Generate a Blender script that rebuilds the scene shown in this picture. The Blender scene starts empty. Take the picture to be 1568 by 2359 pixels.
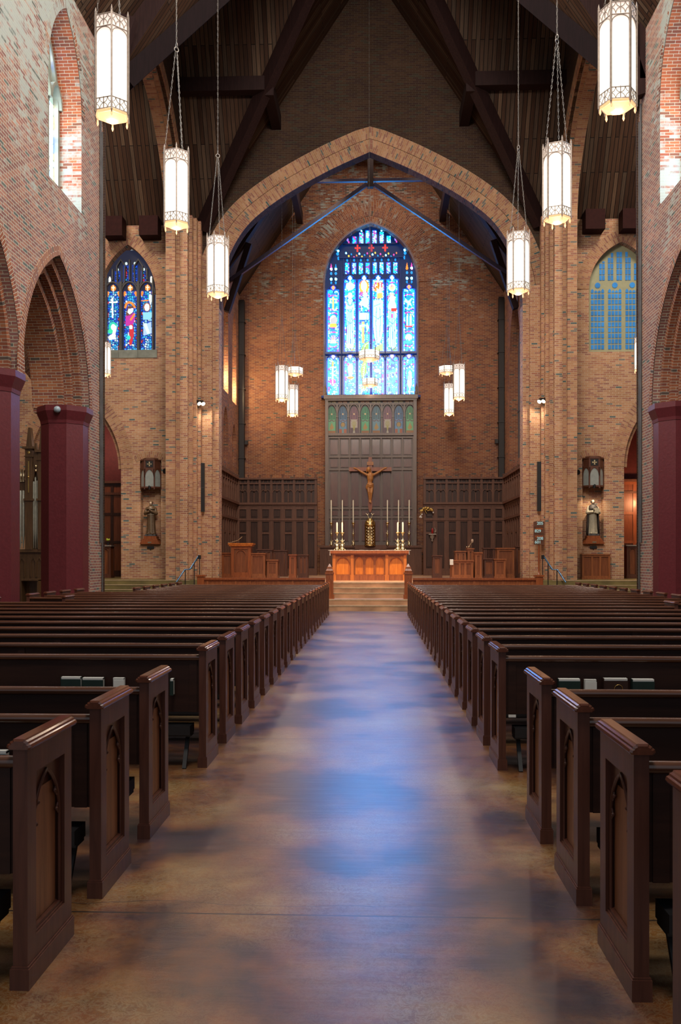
import bpy, bmesh, math, random
import numpy as np
from mathutils import Vector, Matrix
from mathutils.geometry import tessellate_polygon
random.seed(7)
C = bpy.context.scene.collection
PI = math.pi
sin, cos = math.sin, math.cos

# ------------------------------------------------------------------ helpers
class MB:
    """collects faces, builds ONE mesh object (uv in metres)"""
    def __init__(s): s.v = []; s.f = []; s.uv = []; s.m = []; s.mi = 0; s.sm = []
    def face(s, pts, uv=None, smooth=False):
        n = len(s.v); s.v += [tuple(p) for p in pts]
        s.f.append(tuple(range(n, n+len(pts)))); s.uv.append(uv); s.m.append(s.mi); s.sm.append(smooth)
    def grid(s, rows, closed=False, uvs=None, smooth=True):
        n = len(s.v); R = len(rows); K = len(rows[0])
        for r in rows: s.v += [tuple(p) for p in r]
        for i in range(R-1):
            for j in range(K if closed else K-1):
                k = (j+1) % K
                s.f.append((n+i*K+j, n+i*K+k, n+(i+1)*K+k, n+(i+1)*K+j))
                s.uv.append(None if uvs is None else [uvs[i][j], uvs[i][k], uvs[i+1][k], uvs[i+1][j]])
                s.m.append(s.mi); s.sm.append(smooth)
    def box(s, x0, x1, y0, y1, z0, z1, M=None):
        if x0 > x1: x0, x1 = x1, x0
        if y0 > y1: y0, y1 = y1, y0
        p = [Vector((x, y, z)) for z in (z0, z1) for y in (y0, y1) for x in (x0, x1)]
        if M is not None: p = [M @ q for q in p]
        n = len(s.v); s.v += [tuple(q) for q in p]
        for f in ((0,2,3,1), (4,5,7,6), (0,1,5,4), (2,6,7,3), (0,4,6,2), (1,3,7,5)):
            s.f.append(tuple(n+i for i in f)); s.uv.append(None); s.m.append(s.mi); s.sm.append(False)
        return s
    def beam(s, a, b, w, h, up=(0,0,1)):
        """rectangular bar from a to b"""
        a = Vector(a); b = Vector(b); d = b-a; L = d.length; d.normalize()
        x = d.cross(Vector(up)).normalized(); u = x.cross(d)
        M = Matrix.Translation(a) @ Matrix(((x.x, d.x, u.x, 0), (x.y, d.y, u.y, 0), (x.z, d.z, u.z, 0), (0,0,0,1)))
        return s.box(-w/2, w/2, 0, L, -h/2, h/2, M)
    def prism(s, poly, f0, f1, uvs=True):
        """poly 2d -> f0(p), f1(p) give 3d points"""
        a = [f0(p) for p in poly]; b = [f1(p) for p in poly]
        s.face(a[::-1]); s.face(b)
        for i in range(len(poly)):
            j = (i+1) % len(poly)
            s.face([a[i], a[j], b[j], b[i]])
        return s
    def lathe(s, prof, c=(0,0,0), n=16, ph=0, caps=True, smooth=True):
        rows = [[(c[0]+r*cos(ph+2*PI*k/n), c[1]+r*sin(ph+2*PI*k/n), c[2]+z) for k in range(n)] for r, z in prof]
        s.grid(rows, closed=True, smooth=smooth)
        if caps:
            s.face(rows[0][::-1]); s.face(rows[-1])
        return s
    def tube(s, pts, r, n=6, closed=False, caps=True):
        pts = [Vector(p) for p in pts]; rows = []
        rs = r if isinstance(r, (list, tuple)) else [r]*len(pts)
        N = len(pts)
        up = None
        for i, p in enumerate(pts):
            if closed: d = pts[(i+1) % N]-pts[i-1]
            else: d = pts[min(i+1, N-1)]-pts[max(i-1, 0)]
            d.normalize()
            if up is None: up = d.orthogonal().normalized()
            else:
                up = (up-d*up.dot(d)); up = up.normalized() if up.length > 1e-6 else d.orthogonal().normalized()
            w = d.cross(up)
            rows.append([p+(up*cos(2*PI*k/n)+w*sin(2*PI*k/n))*rs[i] for k in range(n)])
        if closed: rows.append(rows[0])
        s.grid(rows, closed=True)
        if caps and not closed:
            s.face(rows[0][::-1]); s.face(rows[-1])
        return s
    def ball(s, c, r, n=10, m=6, sx=1, sy=1, sz=1):
        rows = []
        for i in range(m+1):
            t = PI*i/m
            rr = max(sin(t), .02)
            rows.append([(c[0]+sx*r*rr*cos(2*PI*k/n), c[1]+sy*r*rr*sin(2*PI*k/n), c[2]-sz*r*cos(t)) for k in range(n)])
        s.grid(rows, closed=True)
        s.face(rows[0][::-1]); s.face(rows[-1])
        return s
    def build(s, name, mat, parent=None, loc=(0,0,0), rot=None):
        me = bpy.data.meshes.new(name)
        me.from_pydata(s.v, [], s.f)
        for m in (mat if isinstance(mat, (list, tuple)) else [mat]): me.materials.append(m)
        ul = me.uv_layers.new(name='UVMap')
        vs = s.v
        co = [0.0]*(2*len(me.loops))
        li = 0
        for f, uv in zip(s.f, s.uv):
            if uv is None:
                a, b, c = Vector(vs[f[0]]), Vector(vs[f[1]]), Vector(vs[f[2]])
                nn = (b-a).cross(c-a)
                if len(f) > 3: nn = nn + (c-a).cross(Vector(vs[f[3]])-a)
                ax, ay, az = abs(nn.x), abs(nn.y), abs(nn.z)
                if ax >= ay and ax >= az: q = (1, 2)
                elif ay >= az: q = (0, 2)
                else: q = (0, 1)
                for k in f: co[li] = vs[k][q[0]]; co[li+1] = vs[k][q[1]]; li += 2
            else:
                for k in uv: co[li] = k[0]; co[li+1] = k[1]; li += 2
        ul.data.foreach_set('uv', co)
        me.polygons.foreach_set('material_index', s.m)
        me.polygons.foreach_set('use_smooth', s.sm)
        me.update()
        o = bpy.data.objects.new(name, me); C.objects.link(o)
        o.location = loc
        if rot: o.rotation_euler = rot
        if parent: o.parent = parent
        return o

def tag(o, label, cat, group=None, kind=None):
    o['label'] = label; o['category'] = cat
    if group: o['group'] = group
    if kind: o['kind'] = kind
    return o
def empty(name, loc=(0,0,0), rz=0, label=None, cat=None, group=None):
    o = bpy.data.objects.new(name, None); C.objects.link(o)
    o.empty_display_size = .1; o.location = loc; o.rotation_euler = (0, 0, rz)
    if label: tag(o, label, cat, group)
    return o
def struct(o):
    o['kind'] = 'structure'; return o
KIDS = {}
def copy_tree(o, parent=None):
    c = o.copy(); C.objects.link(c); c.parent = parent
    for ch in [x for x in ALLC(o)]: copy_tree(ch, c)
    return c
def ALLC(o): return list(o.children)

# ------------------------------------------------------------------ materials
def nodes(name):
    m = bpy.data.materials.new(name); m.use_nodes = True
    nt = m.node_tree; b = nt.nodes['Principled BSDF']
    return m, nt, b
def N(nt, t, **k):
    n = nt.nodes.new(t)
    for a, v in k.items():
        if a == 'ins':
            for kk, vv in v.items(): n.inputs[kk].default_value = vv
        else: setattr(n, a, v)
    return n
def ramp(nt, stops, interp='LINEAR'):
    r = N(nt, 'ShaderNodeValToRGB'); e = r.color_ramp; e.interpolation = interp
    while len(e.elements) < len(stops): e.elements.new(.5)
    for x, (p, c) in zip(e.elements, stops):
        x.position = p; x.color = (*c, 1)
    return r
def srgb(r, g, b):
    f = lambda c: (c/255/12.92) if c/255 <= .04045 else ((c/255+.055)/1.055)**2.4
    return (f(r), f(g), f(b))

def mat_plain(name, col, rough=.5, metal=0, emit=None, es=0, bump=0, var=.15, scale=8, coat=0, spec=None):
    m, nt, b = nodes(name); L = nt.links
    tc = N(nt, 'ShaderNodeTexCoord')
    nz = N(nt, 'ShaderNodeTexNoise', ins={'Scale': scale, 'Detail': 4})
    L.new(tc.outputs['Object'], nz.inputs['Vector'])
    lo = tuple(c*(1-var) for c in col); hi = tuple(min(1, c*(1+var)) for c in col)
    r = ramp(nt, [(.3, lo), (.7, hi)])
    L.new(nz.outputs['Fac'], r.inputs['Fac']); L.new(r.outputs['Color'], b.inputs['Base Color'])
    b.inputs['Roughness'].default_value = rough; b.inputs['Metallic'].default_value = metal
    b.inputs['Coat Weight'].default_value = coat; b.inputs['Coat Roughness'].default_value = .15
    if spec is not None: b.inputs['Specular IOR Level'].default_value = spec
    if bump:
        bp = N(nt, 'ShaderNodeBump', ins={'Strength': bump, 'Distance': .01})
        L.new(nz.outputs['Fac'], bp.inputs['Height']); L.new(bp.outputs['Normal'], b.inputs['Normal'])
    if emit:
        b.inputs['Emission Color'].default_value = (*emit, 1); b.inputs['Emission Strength'].default_value = es
    return m

def mat_wood(name, c1, c2, rough=.35, scale=1., coat=.0, axis=2, spec=.5):
    """grain stretched along an object axis"""
    m, nt, b = nodes(name); L = nt.links
    tc = N(nt, 'ShaderNodeTexCoord')
    mp = N(nt, 'ShaderNodeMapping')
    sc = [14*scale]*3; sc[axis] = 1.1*scale
    mp.inputs['Scale'].default_value = sc
    nz = N(nt, 'ShaderNodeTexNoise', ins={'Scale': 1.6, 'Detail': 6, 'Roughness': .62, 'Distortion': .4})
    L.new(tc.outputs['Object'], mp.inputs['Vector']); L.new(mp.outputs['Vector'], nz.inputs['Vector'])
    r = ramp(nt, [(.3, c1), (.72, c2)])
    L.new(nz.outputs['Fac'], r.inputs['Fac']); L.new(r.outputs['Color'], b.inputs['Base Color'])
    b.inputs['Roughness'].default_value = rough
    b.inputs['Coat Weight'].default_value = coat; b.inputs['Coat Roughness'].default_value = .12
    b.inputs['Specular IOR Level'].default_value = spec
    bp = N(nt, 'ShaderNodeBump', ins={'Strength': .15, 'Distance': .004})
    L.new(nz.outputs['Fac'], bp.inputs['Height']); L.new(bp.outputs['Normal'], b.inputs['Normal'])
    return m

def mat_brick(name, cols, mortar, white=None, w=.235, h=.0705, ms=.006, gain=1.0, rough=.8, squash=1, off=.5):
    """cols: ramp stops of per-brick colour; white: (ymin...) efflorescence mask settings"""
    m, nt, b = nodes(name); L = nt.links
    uv = N(nt, 'ShaderNodeUVMap')
    bt = N(nt, 'ShaderNodeTexBrick', offset=off, ins={'Color1': (0,0,0,1), 'Color2': (1,1,1,1), 'Mortar': (.5,.5,.5,1), 'Scale': 1.0,
           'Mortar Size': ms, 'Mortar Smooth': .25, 'Bias': 0, 'Brick Width': w, 'Row Height': h})
    nzd = N(nt, 'ShaderNodeTexNoise', ins={'Scale': 9., 'Detail': 2})
    L.new(uv.outputs['UV'], nzd.inputs['Vector'])
    mad = N(nt, 'ShaderNodeVectorMath', operation='MULTIPLY_ADD')
    mad.inputs[1].default_value = (.012, .008, 0)
    L.new(nzd.outputs['Color'], mad.inputs[0]); L.new(uv.outputs['UV'], mad.inputs[2])
    L.new(mad.outputs['Vector'], bt.inputs['Vector'])
    r = ramp(nt, cols, 'CONSTANT' if len(cols) > 4 else 'LINEAR')
    L.new(bt.outputs['Color'], r.inputs['Fac'])
    geo = N(nt, 'ShaderNodeNewGeometry')
    nz = N(nt, 'ShaderNodeTexNoise', ins={'Scale': .7, 'Detail': 6, 'Roughness': .6})
    L.new(geo.outputs['Position'], nz.inputs['Vector'])
    vr = ramp(nt, [(.3, (.72*gain,)*3), (.7, (1.15*gain,)*3)])
    L.new(nz.outputs['Fac'], vr.inputs['Fac'])
    mul = N(nt, 'ShaderNodeMix', data_type='RGBA', blend_type='MULTIPLY'); mul.inputs['Factor'].default_value = 1
    L.new(r.outputs['Color'], mul.inputs[6]); L.new(vr.outputs['Color'], mul.inputs[7])
    mm = N(nt, 'ShaderNodeMix', data_type='RGBA'); mm.inputs[7].default_value = (*mortar, 1)
    L.new(bt.outputs['Fac'], mm.inputs['Factor']); L.new(mul.outputs[2], mm.inputs[6])
    out = mm.outputs[2]
    if white:
        zlo, zhi, amt, ylo, yhi = white
        sx = N(nt, 'ShaderNodeSeparateXYZ'); L.new(geo.outputs['Position'], sx.inputs[0])
        mr = N(nt, 'ShaderNodeMapRange', ins={'From Min': zlo, 'From Max': zhi, 'To Min': 0, 'To Max': amt})
        L.new(sx.outputs['Z'], mr.inputs['Value'])
        my = N(nt, 'ShaderNodeMapRange', ins={'From Min': ylo, 'From Max': yhi, 'To Min': 1, 'To Max': 0})
        L.new(sx.outputs['Y'], my.inputs['Value'])
        n2 = N(nt, 'ShaderNodeTexNoise', ins={'Scale': 1.1, 'Detail': 9, 'Roughness': .72})
        L.new(geo.outputs['Position'], n2.inputs['Vector'])
        a = N(nt, 'ShaderNodeMath', operation='MULTIPLY'); L.new(mr.outputs[0], a.inputs[0]); L.new(my.outputs[0], a.inputs[1])
        br = N(nt, 'ShaderNodeMath', operation='MULTIPLY_ADD'); br.inputs[1].default_value = -.22; br.inputs[2].default_value = .11
        L.new(bt.outputs['Color'], br.inputs[0])
        s1 = N(nt, 'ShaderNodeMath', operation='ADD'); L.new(n2.outputs['Fac'], s1.inputs[0]); L.new(a.outputs[0], s1.inputs[1])
        s2 = N(nt, 'ShaderNodeMath', operation='ADD'); L.new(s1.outputs[0], s2.inputs[0]); L.new(br.outputs[0], s2.inputs[1])
        wr = N(nt, 'ShaderNodeMapRange', ins={'From Min': .70, 'From Max': .84, 'To Min': 0, 'To Max': .85})
        L.new(s2.outputs[0], wr.inputs['Value'])
        mw = N(nt, 'ShaderNodeMix', data_type='RGBA'); mw.inputs[7].default_value = (.33, .385, .36, 1)
        L.new(wr.outputs[0], mw.inputs['Factor']); L.new(out, mw.inputs[6]); out = mw.outputs[2]
    L.new(out, b.inputs['Base Color'])
    b.inputs['Roughness'].default_value = rough
    b.inputs['Specular IOR Level'].default_value = .25
    n3 = N(nt, 'ShaderNodeTexNoise', ins={'Scale': 30., 'Detail': 3}); L.new(uv.outputs['UV'], n3.inputs['Vector'])
    hh = N(nt, 'ShaderNodeMath', operation='MULTIPLY_ADD'); hh.inputs[1].default_value = -1.
    L.new(bt.outputs['Fac'], hh.inputs[0])
    h2 = N(nt, 'ShaderNodeMath', operation='MULTIPLY'); h2.inputs[1].default_value = .22
    L.new(n3.outputs['Fac'], h2.inputs[0]); L.new(h2.outputs[0], hh.inputs[2])
    bp = N(nt, 'ShaderNodeBump', ins={'Strength': .5, 'Distance': .008})
    L.new(hh.outputs[0], bp.inputs['Height']); L.new(bp.outputs['Normal'], b.inputs['Normal'])
    return m

BR = [(0, (.31,.16,.085)), (.16, (.345,.185,.10)), (.34, (.27,.12,.075)), (.52, (.365,.205,.12)), (.68, (.235,.105,.075)), (.82, (.325,.165,.09)), (.95, (.13,.115,.10)), (.98, (.065,.09,.09))]
BR2 = [(0, (.28,.10,.05)), (.2, (.22,.075,.042)), (.42, (.31,.125,.06)), (.6, (.18,.062,.045)), (.78, (.26,.09,.045)), (.96, (.09,.07,.06))]
M = {}
M['brick'] = mat_brick('brick_tan', BR, (.56,.44,.31), ms=.0075, gain=1.5)
BR3 = [(0, (.30,.14,.105)), (.25, (.25,.11,.095)), (.5, (.34,.165,.125)), (.72, (.22,.11,.10)), (.95, (.12,.13,.12))]
M['brick_n'] = mat_brick('brick_nave', BR3, (.44,.45,.36), white=(6.8, 12.5, .30, 20.6, 24.2), ms=.0075)
M['brick_rv'] = mat_brick('brick_reveal', [(0, (.36,.09,.04)), (.4, (.42,.12,.05)), (.8, (.3,.08,.045)), (1, (.2,.08,.05))], (.5,.46,.36), white=(13.6, 10.0, .40, 98, 99))
M['brick_e'] = mat_brick('brick_east', BR2, (.34,.26,.19), ms=.0065, white=(12.5, 15, .15, 98, 99), gain=1.0)
M['brick_d'] = mat_brick('brick_gable_shaded', [(0, (.05,.024,.013)), (.3, (.06,.029,.016)), (.6, (.042,.019,.014)), (.9, (.045,.034,.022)), (1, (.03,.025,.025))], (.085,.065,.045))  # gloom of the unlit upper walls put into a darker brick colour
M['vouss'] = mat_brick('brick_voussoirs', BR, (.44,.34,.22), gain=1.35, w=.23, h=.0705, off=.5)
M['vouss_n'] = mat_brick('brick_voussoirs_nave', BR2, (.45,.42,.34), w=.23, h=.0705, white=(6.8, 12.0, .30, 20.6, 24.2), ms=.0075)
M['soffit'] = mat_brick('brick_soffit', BR2, (.36,.34,.28))
M['aisle'] = mat_brick('brick_aisle', [(0, (.14,.055,.035)), (.4, (.2,.08,.045)), (.8, (.1,.04,.035)), (1, (.06,.05,.05))], (.2,.17,.13))

def mat_planks(name, cols, w=.15, gap=.012, length=3.2, bright=1.):
    m, nt, b = nodes(name); L = nt.links
    uv = N(nt, 'ShaderNodeUVMap')
    bt = N(nt, 'ShaderNodeTexBrick', offset=.37, ins={'Color1': (0,0,0,1), 'Color2': (1,1,1,1), 'Mortar': (.5,.5,.5,1), 'Scale': 1.,
           'Mortar Size': gap, 'Mortar Smooth': .2, 'Brick Width': length, 'Row Height': w})
    L.new(uv.outputs['UV'], bt.inputs['Vector'])
    mp = N(nt, 'ShaderNodeMapping'); mp.inputs['Scale'].default_value = (.5, 8, 1)
    nz = N(nt, 'ShaderNodeTexNoise', ins={'Scale': 2.2, 'Detail': 6, 'Roughness': .7})
    L.new(uv.outputs['UV'], mp.inputs['Vector']); L.new(mp.outputs['Vector'], nz.inputs['Vector'])
    r = ramp(nt, cols); L.new(bt.outputs['Color'], r.inputs['Fac'])
    vr = ramp(nt, [(.25, (.5,)*3), (.75, (1.5,)*3)]); L.new(nz.outputs['Fac'], vr.inputs['Fac'])
    mul = N(nt, 'ShaderNodeMix', data_type='RGBA', blend_type='MULTIPLY'); mul.inputs['Factor'].default_value = 1
    L.new(r.outputs['Color'], mul.inputs[6]); L.new(vr.outputs['Color'], mul.inputs[7])
    mm = N(nt, 'ShaderNodeMix', data_type='RGBA'); mm.inputs[7].default_value = (.004, .003, .003, 1)
    L.new(bt.outputs['Fac'], mm.inputs['Factor']); L.new(mul.outputs[2], mm.inputs[6])
    L.new(mm.outputs[2], b.inputs['Base Color']); b.inputs['Roughness'].default_value = .75
    b.inputs['Specular IOR Level'].default_value = .2
    bp = N(nt, 'ShaderNodeBump', ins={'Strength': .6, 'Distance': .01}, invert=True)
    L.new(bt.outputs['Fac'], bp.inputs['Height']); L.new(bp.outputs['Normal'], b.inputs['Normal'])
    return m
M['planks'] = mat_planks('ceiling_planks', [(0, (0.040,0.018,0.010)), (.35, (0.064,0.030,0.016)), (.7, (.07,.045,.03)), (1, (.12,.07,.042))])
M['planks_c'] = mat_planks('chancel_planks', [(0, (.06,.034,.022)), (1, (.10,.058,.036))])
M['beam'] = mat_wood('roof_timber', (.013,.005,.005), (.028,.011,.010), rough=.7, spec=.2)
M['beam_w'] = mat_wood('roof_timber_shaded', (.005,.0025,.003), (.011,.005,.006), rough=.8, spec=.1)  # roof timber copy, shade put into its colour for the nave-side rafters
M['beam_blue'] = mat_wood('timber_blue_sheen', (.030,.022,.045), (.055,.045,.085), rough=.35)  # dark wood with the window's blue sheen put into its colour
M['corbel'] = mat_plain('corbel_paint', (.030,.008,.007), rough=.8, spec=.15)
M['maroon'] = mat_plain('maroon_paint', (.105,.016,.022), rough=.42, bump=.35, var=.12, scale=16)
M['maroon_wall'] = mat_plain('maroon_plaster', (.13,.022,.022), rough=.7)
M['pew'] = mat_wood('pew_walnut', (.062,.022,.015), (.125,.047,.031), rough=.36, axis=2, coat=.08, spec=.35)
M['pew_rail'] = mat_wood('pew_rail_polish', (.05,.018,.010), (.11,.042,.022), rough=.22, axis=0, coat=.5)
M['pew_cap'] = mat_wood('pew_cap_polish', (.07,.022,.012), (.14,.046,.026), rough=.18, axis=1, coat=.6)
M['pew_back'] = mat_wood('pew_back_walnut', (.020,.008,.006), (.038,.015,.010), rough=.5, axis=0, spec=.25)
M['pew_panel'] = mat_wood('pew_panel_oak', (.17,.068,.032), (.36,.16,.075), rough=.4, axis=2)
M['black'] = mat_plain('black_metal', (.012,.012,.013), rough=.4)
M['kneel'] = mat_plain('black_vinyl', (.010,.010,.012), rough=.5)
M['oak'] = mat_wood('chancel_oak', (.095,.038,.022), (.17,.075,.045), rough=.45, axis=2, spec=.35)
M['oak_p'] = mat_wood('chancel_oak_panel', (.035,.013,.008), (.075,.032,.019), rough=.34, axis=2, spec=.4)
M['reredos'] = mat_wood('reredos_oak', (.12,.08,.065), (.20,.145,.12), rough=.38, axis=2, spec=.5)
M['reredos_p'] = mat_wood('reredos_oak_panel', (.085,.030,.018), (.17,.065,.038), rough=.2, axis=2, spec=.9)
M['mahog'] = mat_wood('orange_mahogany', (.42,.10,.014), (.75,.24,.035), rough=.3, axis=2, coat=.3)
M['mahog_d'] = mat_wood('red_mahogany', (.20,.050,.016), (.36,.105,.032), rough=.3, axis=2, coat=.3)
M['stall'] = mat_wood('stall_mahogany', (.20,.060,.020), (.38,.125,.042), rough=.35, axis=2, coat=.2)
M['stall_d'] = mat_wood('stall_dark_wood', (.075,.024,.013), (.15,.052,.027), rough=.4, axis=2)  # darker tone of the stall wood
M['mahog_l'] = mat_wood('light_mahogany', (.34,.09,.02), (.6,.19,.04), rough=.3, axis=2, coat=.2)
M['stall_p'] = mat_wood('stall_panel', (.14,.040,.014), (.28,.088,.032), rough=.35, axis=2)
M['linen'] = mat_plain('white_linen', (.75,.72,.68), rough=.8)
M['wax'] = mat_plain('candle_wax', (.80,.74,.60), rough=.45, var=.04)
M['brass'] = mat_plain('polished_brass', (.75,.52,.20), rough=.24, metal=1, var=.2, scale=30)
M['brass_p'] = mat_plain('pale_brass', (.72,.60,.38), rough=.3, metal=1, var=.25, scale=30)
M['gold'] = mat_plain('gilding', (.62,.42,.13), rough=.35, metal=.8)
M['carv'] = mat_wood('carved_limewood', (.38,.15,.045), (.62,.28,.09), rough=.4, axis=2)
M['stone'] = mat_plain('grey_stone', (.22,.235,.20), rough=.75, bump=.2, var=.25, scale=3)
M['stone_d'] = mat_plain('dark_stone', (.075,.072,.075), rough=.7, bump=.2, var=.25, scale=3)
M['stone_b'] = mat_plain('tracery_stone_blue_glow', (.005,.03,.20), rough=.6, var=.25, scale=3)  # blue glow of the east window put into the stone colour
M['lant'] = mat_plain('lantern_metal', (.30,.245,.205), rough=.5, metal=.15, var=.2, scale=20)
M['chain'] = mat_plain('chain_metal', (.22,.20,.18), rough=.45, metal=.5)
M['pane_blue'] = mat_plain('blue_pane', (.03,.20,.52), rough=.35, emit=(.03,.24,.62), es=.22, var=.35, scale=2)
M['sage'] = mat_plain('sage_paint', (.36,.36,.22), rough=.6, var=.06)
M['grey_panel'] = mat_plain('grey_glass', (.075,.095,.11), rough=.4)
M['frost'] = mat_plain('frosted_glass', (.33,.36,.34), rough=.3, var=.1)
M['pipe'] = mat_plain('drainpipe_paint', (.012,.008,.008), rough=.5)
M['tin'] = mat_plain('organ_pipe_metal', (.46,.47,.40), rough=.35, metal=.5, var=.1)
M['organ'] = mat_wood('organ_case_wood', (.07,.036,.015), (.15,.08,.034), rough=.4)
M['robe_br'] = mat_plain('bronze_brown_paint', (.12,.07,.035), rough=.45, var=.25, scale=12)
M['skin_st'] = mat_plain('statue_flesh_paint', (.42,.30,.22), rough=.5)
M['robe_cr'] = mat_plain('cream_paint', (.42,.37,.27), rough=.55, var=.12, scale=10)
M['cloak'] = mat_plain('dark_cloak_paint', (.045,.035,.032), rough=.6, var=.4, scale=20)
M['leaf'] = mat_plain('yellow_green_flowers', (.42,.50,.05), rough=.6, emit=(.35,.45,.03), es=.12)
M['white'] = mat_plain('white_paper', (.72,.75,.72), rough=.7, var=.03)
M['cover'] = mat_plain('book_cover_green', (.012,.03,.026), rough=.4)
M['cover_r'] = mat_plain('book_cover_brown', (.035,.016,.012), rough=.4)
M['steel_b'] = mat_plain('handrail_blue_reflection', (.10,.20,.34), rough=.2, metal=.7)  # black steel, its blue window reflections put into the base colour
M['red'] = mat_plain('red_glass', (.30,.01,.01), rough=.3)
M['glow'] = mat_plain('lamp_glow', (1,.9,.7), emit=(1,.80,.52), es=25)

def mat_emit_attr(name, strength, base=.02):
    m, nt, b = nodes(name); L = nt.links
    at = N(nt, 'ShaderNodeAttribute', attribute_name='Col')
    L.new(at.outputs['Color'], b.inputs['Emission Color'])
    b.inputs['Emission Strength'].default_value = strength
    b.inputs['Base Color'].default_value = (base, base, base, 1); b.inputs['Roughness'].default_value = .25
    return m
def mat_col_attr(name, rough=.4):
    m, nt, b = nodes(name); L = nt.links
    at = N(nt, 'ShaderNodeAttribute', attribute_name='Col')
    L.new(at.outputs['Color'], b.inputs['Base Color']); b.inputs['Roughness'].default_value = rough
    return m
M['glass_e'] = mat_emit_attr('stained_glass_east', 42)
M['glass_t'] = mat_emit_attr('stained_glass_transept', 1.5)
M['glass_c'] = mat_emit_attr('stained_glass_clerestory', 11)
M['painted'] = mat_col_attr('painted_panel')

def mat_lantern():
    m, nt, b = nodes('lantern_glass'); L = nt.links
    tc = N(nt, 'ShaderNodeTexCoord'); sx = N(nt, 'ShaderNodeSeparateXYZ')
    L.new(tc.outputs['Object'], sx.inputs[0])
    r = ramp(nt, [(0, (1.0,.86,.66)), (.12, (1,.93,.80)), (.62, (1,.92,.80)), (.80, (.80,.64,.54)), (.95, (.50,.40,.35))])
    mr = N(nt, 'ShaderNodeMapRange', ins={'From Min': 0, 'From Max': 1.3})
    L.new(sx.outputs['Z'], mr.inputs['Value']); L.new(mr.outputs[0], r.inputs['Fac'])
    L.new(r.outputs['Color'], b.inputs['Emission Color']); b.inputs['Emission Strength'].default_value = 1.55
    b.inputs['Base Color'].default_value = (.5, .45, .4, 1); b.inputs['Roughness'].default_value = .4
    return m
M['lglass'] = mat_lantern()
M['lbot'] = mat_plain('lantern_bottom_glow', (.6,.3,.15), emit=(1,.50,.24), es=1.15, var=.2, scale=30)
M['lband'] = mat_plain('lantern_band_glass', (.6,.5,.4), emit=(1,.84,.66), es=1.2, var=.1)

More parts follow.
